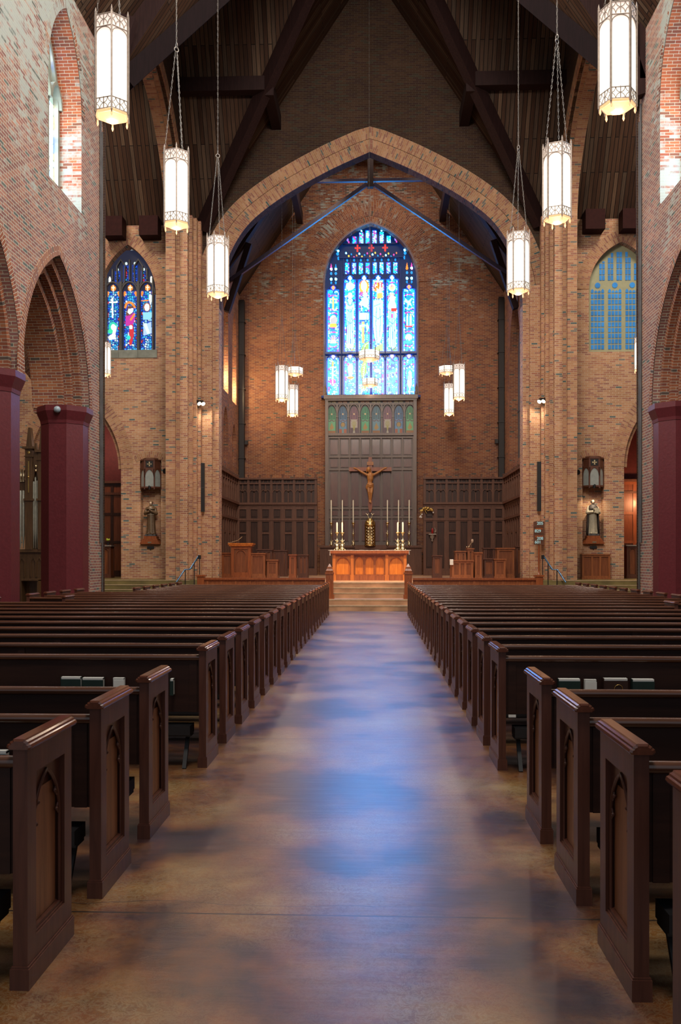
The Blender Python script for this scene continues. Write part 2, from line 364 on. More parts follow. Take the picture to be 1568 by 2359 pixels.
def mat_floor():
    m, nt, b = nodes('stained_concrete'); L = nt.links
    geo = N(nt, 'ShaderNodeNewGeometry'); P = geo.outputs['Position']
    n1 = N(nt, 'ShaderNodeTexNoise', ins={'Scale': .9, 'Detail': 7, 'Roughness': .58, 'Distortion': .15}); L.new(P, n1.inputs['Vector'])
    r1 = ramp(nt, [(.32, (.012,.008,.022)), (.42, (.045,.017,.018)), (.50, (.17,.058,.014)), (.58, (.22,.105,.022)), (.68, (.30,.20,.08))])
    L.new(n1.outputs['Fac'], r1.inputs['Fac'])
    n2 = N(nt, 'ShaderNodeTexNoise', ins={'Scale': 4.5, 'Detail': 12, 'Roughness': .75}); L.new(P, n2.inputs['Vector'])
    r2 = ramp(nt, [(.32, (.45,.42,.44)), (.68, (1.3,1.27,1.2))]); L.new(n2.outputs['Fac'], r2.inputs['Fac'])
    mul = N(nt, 'ShaderNodeMix', data_type='RGBA', blend_type='MULTIPLY'); mul.inputs['Factor'].default_value = 1
    L.new(r1.outputs['Color'], mul.inputs[6]); L.new(r2.outputs['Color'], mul.inputs[7])
    # pale scuffs: short fine scratches
    mp = N(nt, 'ShaderNodeMapping'); mp.inputs['Rotation'].default_value = (0, 0, .9); mp.inputs['Scale'].default_value = (150, 16, 1)
    L.new(P, mp.inputs['Vector'])
    n3 = N(nt, 'ShaderNodeTexNoise', ins={'Scale': 17., 'Detail': 7, 'Roughness': .75, 'Distortion': 2.2}); L.new(P, n3.inputs['Vector'])
    q0 = N(nt, 'ShaderNodeMath', operation='SUBTRACT'); q0.inputs[1].default_value = .5; L.new(n3.outputs['Fac'], q0.inputs[0])
    q1 = N(nt, 'ShaderNodeMath', operation='ABSOLUTE'); L.new(q0.outputs[0], q1.inputs[0])
    r3 = ramp(nt, [(.006, (1,1,1)), (.045, (0,0,0))]); L.new(q1.outputs[0], r3.inputs['Fac'])
    n4 = N(nt, 'ShaderNodeTexNoise', ins={'Scale': .9, 'Detail': 3}); L.new(P, n4.inputs['Vector'])
    r4 = ramp(nt, [(.42, (.05,.05,.05)), (.64, (.65,.65,.65))]); L.new(n4.outputs['Fac'], r4.inputs['Fac'])
    am = N(nt, 'ShaderNodeMath', operation='MULTIPLY'); L.new(r3.outputs['Color'], am.inputs[0]); L.new(r4.outputs['Color'], am.inputs[1])
    m3 = N(nt, 'ShaderNodeMix', data_type='RGBA'); m3.inputs[7].default_value = (.36,.30,.18,1)
    L.new(am.outputs[0], m3.inputs['Factor']); L.new(mul.outputs[2], m3.inputs[6])
    # joints across the aisle every 3.9 m
    sx = N(nt, 'ShaderNodeSeparateXYZ'); L.new(P, sx.inputs[0])
    a0 = N(nt, 'ShaderNodeMath', operation='SUBTRACT'); a0.inputs[1].default_value = 3.99; L.new(sx.outputs['Y'], a0.inputs[0])
    a1 = N(nt, 'ShaderNodeMath', operation='PINGPONG'); a1.inputs[1].default_value = 1.945; L.new(a0.outputs[0], a1.inputs[0])
    a2 = N(nt, 'ShaderNodeMath', operation='LESS_THAN'); a2.inputs[1].default_value = .007; L.new(a1.outputs[0], a2.inputs[0])
    m4 = N(nt, 'ShaderNodeMix', data_type='RGBA'); m4.inputs[7].default_value = (.03,.02,.016,1)
    L.new(a2.outputs[0], m4.inputs['Factor']); L.new(m3.outputs[2], m4.inputs[6])
    # wandering hairline crack just beyond the first joint
    n5 = N(nt, 'ShaderNodeTexNoise', ins={'Scale': 1.6, 'Detail': 5}); L.new(P, n5.inputs['Vector'])
    c0 = N(nt, 'ShaderNodeMath', operation='MULTIPLY_ADD'); c0.inputs[1].default_value = .25; L.new(n5.outputs['Fac'], c0.inputs[0]); L.new(sx.outputs['Y'], c0.inputs[2])
    c1 = N(nt, 'ShaderNodeMath', operation='SUBTRACT'); c1.inputs[1].default_value = 4.24; L.new(c0.outputs[0], c1.inputs[0])
    c2 = N(nt, 'ShaderNodeMath', operation='ABSOLUTE'); L.new(c1.outputs[0], c2.inputs[0])
    c3 = N(nt, 'ShaderNodeMath', operation='LESS_THAN'); c3.inputs[1].default_value = .0028; L.new(c2.outputs[0], c3.inputs[0])
    m5 = N(nt, 'ShaderNodeMix', data_type='RGBA'); m5.inputs[7].default_value = (.05,.035,.025,1)
    L.new(c3.outputs[0], m5.inputs['Factor']); L.new(m4.outputs[2], m5.inputs[6])
    L.new(m5.outputs[2], b.inputs['Base Color'])
    rr = N(nt, 'ShaderNodeMapRange', ins={'From Min': .3, 'From Max': .7, 'To Min': .30, 'To Max': .38}); L.new(n2.outputs['Fac'], rr.inputs['Value'])
    L.new(rr.outputs[0], b.inputs['Roughness'])
    b.inputs['Specular IOR Level'].default_value = .5
    b.inputs['Coat Weight'].default_value = .65; b.inputs['Coat IOR'].default_value = 1.9; b.inputs['Coat Roughness'].default_value = .31
    mpb = N(nt, 'ShaderNodeMapping'); mpb.inputs['Scale'].default_value = (.9, 5, 1); L.new(P, mpb.inputs['Vector'])
    n6 = N(nt, 'ShaderNodeTexNoise', ins={'Scale': 2.5, 'Detail': 3}); L.new(mpb.outputs['Vector'], n6.inputs['Vector'])
    bp = N(nt, 'ShaderNodeBump', ins={'Strength': .2, 'Distance': .02}); L.new(n6.outputs['Fac'], bp.inputs['Height'])
    L.new(bp.outputs['Normal'], b.inputs['Normal'])
    return m
M['floor'] = mat_floor()
M['step'] = mat_plain('stained_concrete_step', (.44,.25,.14), rough=.42, var=.35, scale=1.6, bump=.1)
M['step_g'] = mat_plain('olive_concrete_step', (.17,.13,.045), rough=.5, var=.4, scale=1.6, bump=.1)
M['nosing'] = mat_plain('pale_step_edge', (.45,.33,.20), rough=.5)

# ------------------------------------------------------------------ arches and walls
def parc(half, rise, n=14):
    """pointed arch from (-half,0) over (0,rise) to (half,0)"""
    R = (rise*rise+half*half)/(2*half); a1 = math.atan2(rise, R-half)
    L = [(-half+R-R*cos(a1*i/n), R*sin(a1*i/n)) for i in range(n+1)]
    return L + [(-x, z) for x, z in L[-2::-1]]
def opening(c, half, z0, zs, rise, n=14):
    return [(c-half, z0)] + [(c+x, zs+z) for x, z in parc(half, rise, n)] + [(c+half, z0)]
def plane(o, ds, dn):
    o = Vector(o); ds = Vector(ds); dn = Vector(dn)
    return lambda s, z, t=0: o+ds*s+dn*t+Vector((0, 0, z))
def wall(name, mat, P, outer, holes, th, rv=None, backface=True):
    mb = MB()
    polys = [[Vector((x, z, 0)) for x, z in outer]] + [[Vector((x, z, 0)) for x, z in h] for h in holes]
    flat = [p for q in polys for p in q]
    for t in tessellate_polygon(polys):
        a = [flat[i] for i in t]
        uv = [(p.x, p.y) for p in a]
        mb.face([P(p.x, p.y, 0) for p in a], uv)
        if backface: mb.face([P(p.x, p.y, th) for p in a][::-1], uv[::-1])
    for qi, q in enumerate(polys):
        mb.mi = 1 if (rv and qi) else 0
        L = 0
        for i in range(len(q)):
            a, b2 = q[i], q[(i+1) % len(q)]; d = (b2-a).length
            mb.face([P(a.x, a.y, 0), P(b2.x, b2.y, 0), P(b2.x, b2.y, th), P(a.x, a.y, th)], [(0, L), (0, L+d), (th, L+d), (th, L)])
            L += d
    return struct(mb.build(name, [mat, rv] if rv else mat))
def offset(path, d):
    out = []
    for i, (x, z) in enumerate(path):
        a = path[max(i-1, 0)]; b = path[min(i+1, len(path)-1)]
        tx, tz = b[0]-a[0], b[1]-a[1]; l = math.hypot(tx, tz) or 1
        out.append((x-tz/l*d, z+tx/l*d))
    return out
def ring(mb, P, path, w, t0, t1, courses=1, soffit=True):
    """voussoir ring on a wall face; path left->right over the arch, grown outwards by w"""
    o = offset(path, w); L = 0
    for i in range(len(path)-1):
        a, b = path[i], path[i+1]; c, d = o[i+1], o[i]
        dl = math.hypot(b[0]-a[0], b[1]-a[1])
        mb.face([P(*a, t0), P(*b, t0), P(*c, t0), P(*d, t0)], [(0, L), (0, L+dl), (w, L+dl), (w, L)])
        if soffit: mb.face([P(*a, t0), P(*b, t0), P(*b, t1), P(*a, t1)], [(0, L), (0, L+dl), (abs(t1-t0), L+dl), (abs(t1-t0), L)])
        mb.face([P(*d, t0), P(*c, t0), P(*c, t1), P(*d, t1)], [(0, L), (0, L+dl), (abs(t1-t0), L+dl), (abs(t1-t0), L)])
        L += dl
def ribbon(mb, P, path, w, t0, t1, closed=False):
    """flat bar of width w centred on a path lying in a wall plane"""
    pp = [path[0]]
    for q in path[1:]:
        if math.hypot(q[0]-pp[-1][0], q[1]-pp[-1][1]) > 1e-4: pp.append(q)
    if closed or math.hypot(pp[0][0]-pp[-1][0], pp[0][1]-pp[-1][1]) < 1e-4 and len(pp) > 3:
        closed = True
        if math.hypot(pp[0][0]-pp[-1][0], pp[0][1]-pp[-1][1]) < 1e-4: pp = pp[:-1]
    n = len(pp); A = []; B = []
    for i in range(n):
        a = pp[(i-1) % n] if closed or i > 0 else None; b = pp[(i+1) % n] if closed or i < n-1 else None; c = pp[i]
        d1 = Vector((c[0]-a[0], c[1]-a[1])).normalized() if a else None
        d2 = Vector((b[0]-c[0], b[1]-c[1])).normalized() if b else None
        d1 = d1 or d2; d2 = d2 or d1
        t = (d1+d2); t = t.normalized() if t.length > .2 else d1
        k = w/2/max(.45, t.dot(d1))
        A.append((c[0]+t.y*k, c[1]-t.x*k)); B.append((c[0]-t.y*k, c[1]+t.x*k))
    for i in range(n if closed else n-1):
        j = (i+1) % n; q = [A[i], A[j], B[j], B[i]]
        F = [P(*p, t0) for p in q]; G = [P(*p, t1) for p in q]
        mb.face(F); mb.face(G[::-1]); mb.face([F[0], F[1], G[1], G[0]]); mb.face([F[2], F[3], G[3], G[2]])
        if not closed and i == 0: mb.face([F[3], F[0], G[0], G[3]])
        if not closed and i == n-2: mb.face([F[1], F[2], G[2], G[1]])
def smooth_path(pts, n=6):
    out = []
    for i in range(len(pts)-1):
        p0 = pts[max(i-1, 0)]; p1 = pts[i]; p2 = pts[i+1]; p3 = pts[min(i+2, len(pts)-1)]
        for k in range(n):
            t = k/n
            out.append(tuple(.5*((2*p1[j])+(-p0[j]+p2[j])*t+(2*p0[j]-5*p1[j]+4*p2[j]-p3[j])*t*t+(-p0[j]+3*p1[j]-3*p2[j]+p3[j])*t**3) for j in (0, 1)))
    return out+[pts[-1]]

YE = 34.5      # east wall of the transepts (chancel arch)
YC = 44.0      # chancel east wall
YX = 29.0      # centre of the crossing
ZF = .8        # chancel floor

# floor
mb = MB(); mb.box(-16, 16, -6, 36, -.2, 0); struct(mb.build('floor', M['floor']))
# --- nave walls
BAYS = [6.94, 11.31, 15.68, 20.05]
for s, side in ((-1, 'left'), (1, 'right')):
    P = plane((s*7, 0, 0), (0, 1, 0), (s, 0, 0))
    outer = [(-5, 5.1)]
    path = []
    x0 = -5
    pts = [(-5, 5.3)]
    for c in [2.57]+BAYS:
        pts += [(c+x, 5.3+z) for x, z in parc(2.14, 3.2, 14)]
    outer = [(-5, 15.4), (-5, 5.3)] + pts[1:] + [(22.25, 5.3), (22.25, 0), (23.4, 0), (23.4, 12.6), (23.22, 13.6), (22.95, 14.9), (21.9, 15.2), (21.7, 15.4)]
    holes = [opening(c, 1.12, 10.05, 12.4, 2.0) for c in (1.0, 5.9, 10.8, 15.65, 20.5)]
    wall('wall_nave_'+side, M['brick_n'], P, outer, holes, .75, rv=M['brick_rv'])
    # stepped brick orders of the arcade arches
    mb = MB(); mv = MB()
    for c in BAYS:
        for k in range(1, 4):
            half = 2.14-.16*k; zr = 3.2-.2*k
            pth = [(c+x, 5.3+z) for x, z in parc(half, zr, 14)]
            ring(mb, P, pth, .17, .17*k, .17*k+ (.75 if k == 3 else .2))
        ring(mv, P, [(c+x, 5.3+z) for x, z in parc(2.14, 3.2, 14)], .23, -.012-.006*(BAYS.index(c) % 2), .01, soffit=False)
    for c in (1.0, 5.9, 10.8, 15.65, 20.5):
        ring(mv, P, [(c+x, 12.4+z) for x, z in parc(1.12, 2.0, 12)], .24, -.012, .01, soffit=False)
    struct(mb.build('trim_arcade_orders_'+side, M['soffit'])); struct(mv.build('trim_arch_rings_'+side, M['vouss_n']))
    # brick pier block above / behind the columns
    mb = MB()
    for c in BAYS: mb.box(s*7.72, s*8.24, c+1.68, c+2.69, 5.2, 6.9)
    struct(mb.build('trim_pier_blocks_'+side, M['soffit']))
    # octagonal maroon columns with flared capitals
    for i, yc in enumerate((4.52, 8.89, 13.26, 17.63, 22.0)):
        if yc < 8: continue
        r8 = lambda w: w/cos(PI/8)
        mb = MB(); mb.lathe([(r8(.525), 0), (r8(.525), 4.93)], n=8, ph=PI/8, smooth=False)
        t = empty('octagonal_column', (s*7.545, yc+.01, 0))
        o = mb.build('shaft', M['maroon'], t)
        mb = MB(); mb.lathe([(r8(.535), 4.9), (r8(.545), 4.98), (r8(.63), 5.2), (r8(.63), 5.33)], n=8, ph=PI/8, smooth=False)
        mb.build('capital', M['maroon'], t)
        if s < 0 and i == 3:
            mb = MB(); mb.box(.10, .16, -.54, -.52, 1.9, 1.98); mb.build('switch_plate', M['white'], t)
        wh = {4: 'octagonal maroon column engaged to the brick pier at the end of the %s arcade' % side,
              3: 'octagonal maroon column of the %s arcade, one bay nearer than the end pier' % side}.get(i, 'octagonal maroon column of the %s arcade, %s bays before the end pier' % (side, {2: 'two', 1: 'three'}.get(i)))
        tag(t, wh, 'column', 'octagonal columns of the nave arcades')
    # vertical cable conduit by the crossing edge
    mb = MB(); mb.tube([(s*6.97, 23.2, 0), (s*6.97, 23.2, 12.8)], .022, 6); mb.tube([(s*6.97, 23.06, 2), (s*6.97, 23.06, 13.2)], .03, 6)
    tag(mb.build('conduit', M['stone_d']), 'dark cable conduit running up the end of the %s nave wall' % side, 'conduit', 'nave wall conduits')
    # aisle: outer wall, ceiling, cross wall with arch at the transept
    Pa = plane((s*13.2, 0, 0), (0, 1, 0), (s, 0, 0))
    wall('wall_aisle_'+side, M['aisle'], Pa, [(-5, 0), (23.4, 0), (23.4, 9.6), (-5, 9.6)], [], .4)
    mb = MB(); mb.box(s*7.7, s*13.4, -5, 23.4, 9.0, 9.2); struct(mb.build('ceiling_aisle_'+side, M['beam']))
    Pt = plane((0, 22.75, 0), (s, 0, 0), (0, 1, 0))
    hole = opening(10.6, 2.62, -.02, 4.4, 3.3)
    wall('wall_aisle_end_'+side, M['aisle'], Pt, [(7.7, 9.2), (7.7, 0)] + hole + [(13.3, 0), (13.3, 9.2)], [], .6)
    mb = MB(); ring(mb, Pt, hole[1:-1], .45, -.05, .05, soffit=False)
    ring(mb, Pt, [(10.6+x, 4.4+z) for x, z in parc(2.42, 3.1, 14)], .2, .2, .55)
    struct(mb.build('trim_aisle_arch_'+side, M['aisle']))
    # --- wall over the transept arch (plane x = +-7)
    P = plane((s*6.95, 0, 0), (0, 1, 0), (s, 0, 0))
    half = [(33.06, 0.02), (33.06, 6)] + smooth_path([(33.06, 9.5), (33.06, 13.2), (32.9, 14.8), (32.2, 16.0), (31.3, 16.9), (30.2, 17.6), (29.0, 18.05), (28.2, 18.3)], 5)
    arch = [(56.4-y, z) for y, z in half] + half[::-1][1:]
    outer = [(23.3, 0)] + arch + [(33.1, 0), (34.4, 0), (34.4, 14.6), (29, 24.4), (23.45, 14.4)]
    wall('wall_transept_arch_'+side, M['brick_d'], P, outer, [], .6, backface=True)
    mb = MB()
    ring(mb, P, [p for p in arch if p[0] > 24 or p[1] > 13.6], .46, -.03, .3, soffit=True)
    ar2 = [p for p in arch if p[0] > 25]
    ring(mb, P, offset(ar2, -.14), .14, .12, .5)
    ring(mb, P, offset(ar2, -.28), .14, .25, .6)
    struct(mb.build('trim_transept_arch_'+side, M['vouss']))
    # --- clustered jamb of the crossing pier
    prof = [(7.4, 33.0), (6.78, 33.0), (6.78, 33.3), (6.67, 33.3), (6.67, 33.58), (6.56, 33.58), (6.56, 33.9), (6.46, 33.9), (6.46, 34.2), (6.08, 34.2), (6.08, 34.36), (5.97, 34.36), (5.97, 34.55), (7.4, 34.55)]
    mb = MB()
    for k in range(12):
        a, b = prof[k], prof[k+1]; L = math.hypot(a[0]-b[0], a[1]-b[1]); base = sum(math.hypot(prof[j][0]-prof[j+1][0], prof[j][1]-prof[j+1][1]) for j in range(k))
        zt = 14.5 if k < 8 else 12.0
        mb.face([(s*a[0], a[1], 0), (s*b[0], b[1], 0), (s*b[0], b[1], zt), (s*a[0], a[1], zt)], [(base, 0), (base+L, 0), (base+L, zt), (base, zt)])
    mb.face([(s*6.46, 34.2, 12), (s*6.46, 34.55, 12), (s*5.97, 34.55, 12), (s*5.97, 34.36, 12), (s*6.08, 34.36, 12), (s*6.08, 34.2, 12)])
    mb.face([(s*p[0], p[1], 14.5) for p in prof[:9]+[(6.46, 34.55), (7.4, 34.55)]])
    mb.face([(s*7.4, 33, 0), (s*7.4, 33, 14.5), (s*7.4, 34.55, 14.5), (s*7.4, 34.55, 0)], [(0, 0), (0, 14.5), (1.5, 14.5), (1.5, 0)])
    struct(mb.build('trim_crossing_pier_'+side, M['brick']))

# --- east wall of the crossing (chancel arch) and of the transepts
P = plane((0, YE, 0), (1, 0, 0), (0, 1, 0))
hp = smooth_path([(-5.86, 11.3), (-5.80, 12.3), (-5.42, 13.45), (-4.85, 14.4), (-4.11, 15.1), (-2.99, 15.85), (-1.49, 16.65), (0, 17.3)], 5)
carch = hp + [(-x, z) for x, z in hp[::-1][1:]]
co_ = [(-5.86, 0)] + carch + [(5.86, 0)]
outer = [(-7.2, 0)] + co_ + [(7.2, 0), (7.2, 13.7), (6.6, 14.5), (0, 24.4), (-6.6, 14.5), (-7.2, 13.7)]
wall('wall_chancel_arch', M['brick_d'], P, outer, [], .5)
mb = MB(); ring(mb, P, carch, .50, -.03, .5); ring(mb, P, offset(carch, .52), .46, -.02, .02)
struct(mb.build('trim_chancel_arch_ring', M['vouss']))
mb = MB()
for s in (-1, 1):
    mb.box(s*5.845, s*5.98, 34.38, 35.02, 0, 11.3)
struct(mb.build('trim_chancel_arch_jambs', M['brick']))
DOOR = opening(11.53, 1.82, 0.0, 5.1, 3.0)
for s, side in ((-1, 'left'), (1, 'right')):
    Ps = plane((0, YE, 0), (s, 0, 0), (0, 1, 0))
    dp = DOOR
    outer = [(6.9, 0)] + dp + [(15.2, 0), (15.2, 14.6), (6.9, 14.6)]
    if s < 0: win = opening(9.44, 1.10, 9.72, 11.9, 1.95)
    else: win = opening(9.62, 1.24, 9.5, 11.9, 1.8)
    niche = [(8.14, 2.15), (8.14, 5.3)] + [(8.14+.80*k/6, 5.3+.14*sin(PI*k/6)) for k in range(1, 6)] + [(8.94, 5.3), (8.94, 2.15)]
    niche = [(x+ .0, z) for x, z in niche]
    wall('wall_transept_'+side, M['brick'], Ps, outer, [win, niche], .55)
    mb = MB()
    ring(mb, Ps, [(11.53+x, 5.1+z) for x, z in parc(1.82, 3.0, 14)], .24, -.012, .01, soffit=False)
    ring(mb, Ps, [(11.53+x, 5.1+z) for x, z in parc(2.06, 3.25, 14)], .24, -.02, .01, soffit=False)
    ring(mb, Ps, [(11.53+x, 5.1+z) for x, z in parc(1.66, 2.8, 14)], .16, .2, .7)
    wc, wh, wr = (9.44, 1.10, 1.95) if s < 0 else (9.62, 1.24, 1.8)
    ring(mb, Ps, [(wc+x, 11.9+z) for x, z in parc(wh, wr, 14)], .23, -.012, .01, soffit=False)
    ring(mb, Ps, [(wc+x, 11.9+z) for x, z in parc(wh+.23, wr+.25, 14)], .23, -.02, .01, soffit=False)
    ring(mb, Ps, smooth_path([(7.95, 5.36), (8.25, 5.5), (8.52, 5.54), (8.8, 5.5), (9.1, 5.36)], 4), .24, -.012, .01, soffit=False)
    struct(mb.build('trim_transept_rings_'+side, M['vouss']))
    mb = MB(); mb.box(s*8.0, s*9.1, YE+.4, YE+.45, 2.0, 5.6); struct(mb.build('wall_niche_back_'+side, M['brick']))
    # transept side wall, far wall and chapel beyond the doorway
    mb = MB(); mb.box(s*15.0, s*15.3, 22.7, YE, 0, 15); struct(mb.build('wall_transept_end_'+side, M['aisle']))
    mb = MB(); mb.box(s*7.6, s*15.2, 38.6, 38.8, 0, 9.5); mb.box(s*15.1, s*15.3, 35, 38.8, 0, 9.5); mb.box(s*7.55, s*7.7, 35.05, 38.8, 0, 9.5)
    struct(mb.build('wall_chapel_'+side, M['maroon_wall']))
    mb = MB(); mb.box(s*7.6, s*15.2, 35.05, 38.8, 9.4, 9.5); struct(mb.build('ceiling_chapel_'+side, M['maroon_wall']))
    # platform and steps of the transept
    mb = MB(); mb.box(s*5.6, s*15.2, 32.5, 38.7, -.1, ZF); mb.box(s*6.6, s*15.2, 32.12, 32.5, -.1, ZF-.16); mb.box(s*6.6, s*15.2, 31.75, 32.12, -.1, ZF-.32); mb.box(s*6.6, s*15.2, 31.4, 31.75, -.1, ZF-.48)
    struct(mb.build('floor_transept_platform_'+side, M['step_g']))
    mb = MB()
    for y, z in ((32.5, ZF), (32.12, ZF-.16), (31.75, ZF-.32)): mb.box(s*6.6, s*15.2, y-.012, y+.03, z-.02, z+.004)
    struct(mb.build('trim_platform_edges_'+side, M['nosing']))

# --- chancel shell
P = plane((0, YC, 0), (1, 0, 0), (0, 1, 0))
EW = opening(0, 2.27, 9.62, 15.2, 2.9, 18)
wall('wall_chancel_east', M['brick_e'], P, [(-6.8, 0), (6.8, 0), (6.8, 14.2), (0, 24.4), (-6.8, 14.2)], [EW], .6)
mb = MB()
ring(mb, P, [(x, 15.2+z) for x, z in parc(2.27, 2.9, 16)], .36, -.03, .02, soffit=False)
ring(mb, P, [(x, 15.2+z) for x, z in parc(2.65, 3.3, 16)], .8, -.012, .02, soffit=False)
struct(mb.build('trim_east_window_ring', M['brick_e']))
mb = MB()
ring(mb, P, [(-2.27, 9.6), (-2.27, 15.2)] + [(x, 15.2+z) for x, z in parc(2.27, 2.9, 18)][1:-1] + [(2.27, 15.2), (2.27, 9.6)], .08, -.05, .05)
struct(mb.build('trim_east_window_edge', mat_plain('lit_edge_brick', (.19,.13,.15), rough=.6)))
for s, side in ((-1, 'left'), (1, 'right')):
    Ps = plane((s*6.5, 0, 0), (0, 1, 0), (s, 0, 0))
    if s < 0: holes = [opening(39.95, .62, 9.1, 12.0, 1.7), opening(42.35, .62, 9.0, 11.7, 1.7), opening(39.9, .62, 6.0, 7.5, .95), opening(42.3, .6, 6.0, 7.1, .9)]
    else: holes = [opening(40.6, 1.5, 6.0, 10.6, 3.0)]
    wall('wall_chancel_'+side, M['brick_n'] if 0 else M['brick_e'], Ps, [(34.98, 0), (44, 0), (44, 14.6), (34.98, 14.6)], holes, .5)
    mb = MB(); mb.box(s*6.95, s*7.05, 36, 44, 5.5, 14.4); struct(mb.build('wall_recess_back_'+side, M['brick']))
    if s > 0:
        mb = MB(); mb.box(6.86, 6.93, 39.2, 42.05, 6.2, 10.5)
        pp = opening(40.6, 1.4, 6.2, 10.6, 2.8)
        mb = MB(); mb.prism([(y, z) for y, z in pp], lambda p: (6.88, *p), lambda p: (6.94, *p))
        mb.box(6.85, 6.89, 39.2, 42.0, 8.4, 8.46); mb.box(6.85, 6.89, 40.55, 40.62, 6.2, 13.2)
        struct(mb.build('window_8', M['grey_panel']))
mb = MB(); mb.box(-6.9, 6.9, 35.4, 44.3, 0, ZF); mb.box(-5.5, 5.5, 29.45, 35.5, 0, ZF)
struct(mb.build('floor_chancel', M['step']))
mb = MB()
mb.box(-1.55, 1.55, 27.15, 27.62, 0, .16); mb.box(-5.6, 5.6, 27.6, 28.8, 0, .32)
mb.box(-5.6, 5.6, 28.75, 29.1, 0, .48); mb.box(-5.6, 5.6, 29.1, 29.48, 0, .64)
struct(mb.build('floor_chancel_steps', M['step']))
mb = MB()
for y, z, w in ((27.15, .16, 1.55), (27.6, .32, 1.3), (28.75, .48, 5.5), (29.1, .64, 5.5), (29.45, .8, 5.4)): mb.box(-w, w, y-.012, y+.03, z-.03, z+.004)
struct(mb.build('trim_step_edges', M['nosing']))

# --- roofs
def slope(name, pts, uvf, mat):
    mb = MB(); mb.face(pts, [uvf(p) for p in pts]); return struct(mb.build(name, mat))
ZR = 24.4
for s, side in ((-1, 'left'), (1, 'right')):
    fx = lambda p: (math.hypot(p[0], p[2]-ZR), p[1])
    fy = lambda p: (math.hypot(p[1]-YX, p[2]-ZR), p[0])
    slope('ceiling_nave_'+side, [(0, -5, ZR), (0, 23.45, ZR), (s*7.4, 23.45, 14.4), (s*7.4, -5, 14.4)], fx, M['planks'])
    for yy in (23.45, YE+.05):
        nm = 'east' if yy > 30 else 'west'
        slope('ceiling_crossing_%s_%s' % (nm, side), [(0, YX, ZR), (0, yy, ZR), (s*6.6, yy, 14.5)], fx, M['planks'])
        slope('ceiling_transept_%s_%s' % (nm, side), [(0, YX, ZR), (s*6.6, yy, 14.5), (s*15.2, yy, 14.5), (s*15.2, YX, ZR)], fy, M['planks'])
    slope('wall_roof_step_'+side, [(0, 23.44, ZR), (s*6.6, 23.44, 14.5), (s*7.4, 23.44, 14.4), (s*7.0, 23.44, 15.0)], lambda p: (p[0], p[2]), M['beam'])
    slope('ceiling_chancel_'+side, [(0, 34.98, ZR), (0, 44.2, ZR), (s*6.9, 44.2, 14.1), (s*6.9, 34.98, 14.1)], lambda p: (math.hypot(p[0], p[2]-ZR), p[1]), M['planks_c'])
    # valley rafters, purlins
    for yy, nm in ((34.3, 'east'), (23.6, 'west')):
        mb = MB(); mb.beam((s*6.5, yy, 14.35), (s*.1, YX, 24.1), .34, .5)
        tag(mb.build('valley_rafter', M['beam'] if yy > 30 else M['beam_w']), 'dark timber valley rafter rising from the %s %s corner of the crossing' % (side, 'chancel' if nm == 'east' else 'nave'), 'roof beam', 'valley rafters of the crossing')
    mb = MB(); mb.box(s*3.75, s*7.2, 31.75, 32.15, 18.35, 18.85)
    tag(mb.build('purlin', M['beam']), 'dark horizontal purlin between the %s valley rafter and the transept' % side, 'roof beam', 'crossing purlins')
    mb = MB(); mb.beam((s*3.62, 31.9, 18.5), (s*3.62, 34.6, 18.5), .36, .55)
    tag(mb.build('purlin', M['beam']), 'short dark purlin from the %s valley rafter to the chancel gable' % side, 'roof beam', 'crossing purlins')
    mb = MB(); mb.beam((s*3.5, 35.3, 18.4), (s*3.5, 44, 18.4), .28, .55)
    tag(mb.build('purlin', M['beam']), 'dark purlin under the %s slope of the chancel roof' % side, 'roof beam', 'chancel purlins')
    # corbelled beam ends above the transept windows
    for k, (a, b) in enumerate(((8.12, 8.85), (9.5, 10.22))):
        mb = MB(); mb.box(s*a, s*b, 33.9, 34.55, 14.0, 14.75)
        tag(mb.build('beam_end', M['corbel']), 'dark red boxed beam end over the %s transept window, %s the crossing' % (side, ['nearer to', 'farther from'][k]), 'beam end', 'boxed beam ends')
    mb = MB(); mb.beam((s*6.9, 22.9, 13.3), (s*6.2, 22.9, 15.6), .3, .45); mb.box(s*6.86, s*7.3, 22.75, 23.5, 13.7, 15.4)
    tag(mb.build('timber_post', M['beam']), 'dark timber wall post and brace at the top end of the %s nave wall' % side, 'roof beam', 'nave wall posts')
# chancel truss
t = empty('chancel_truss', (0, 39.5, 0), label='dark timber truss tinted with blue window light, spanning the chancel before the east window', cat='roof truss')
for s in (-1, 1):
    mb = MB(); mb.beam((s*6.35, 0, 13.9), (s*.15, 0, 18.15), .16, .16); mb.build('tie_rod', M['beam_blue'], t)
    mb = MB(); mb.beam((s*6.6, 0, 14.3), (0, 0, 24.1), .3, .45, up=(0, 1, 0)); mb.build('rafter', M['beam'], t)
    mb = MB(); mb.beam((s*3.0, 0, 18.32), (s*.12, 0, 18.32), .16, .12); mb.build('collar', M['beam_blue'], t)
    mb = MB(); mb.beam((s*6.4, .1, 12.6), (s*5.4, .1, 15.6), .25, .35, up=(0, 1, 0)); mb.build('brace', M['beam'], t)
mb = MB(); mb.box(-.13, .13, -.13, .13, 18.0, 24); mb.build('king_post', M['beam'], t)
for s, side in ((-1, 'left'), (1, 'right')):
    mb = MB(); mb.box(s*6.22, s*6.47, 43.6, 43.97, ZF, 14.3)
    for z in (6.5, 8.2, 9.9, 11.6, 13.2): mb.box(s*6.18, s*6.48, 43.56, 43.98, z, z+.05)
    if 1: mb.box(s*6.05, s*6.2, 43.7, 43.9, 7.2, 7.4)
    tag(mb.build('downpipe', M['pipe']), 'black square downpipe in the %s back corner of the chancel' % side, 'pipe', 'chancel corner downpipes')

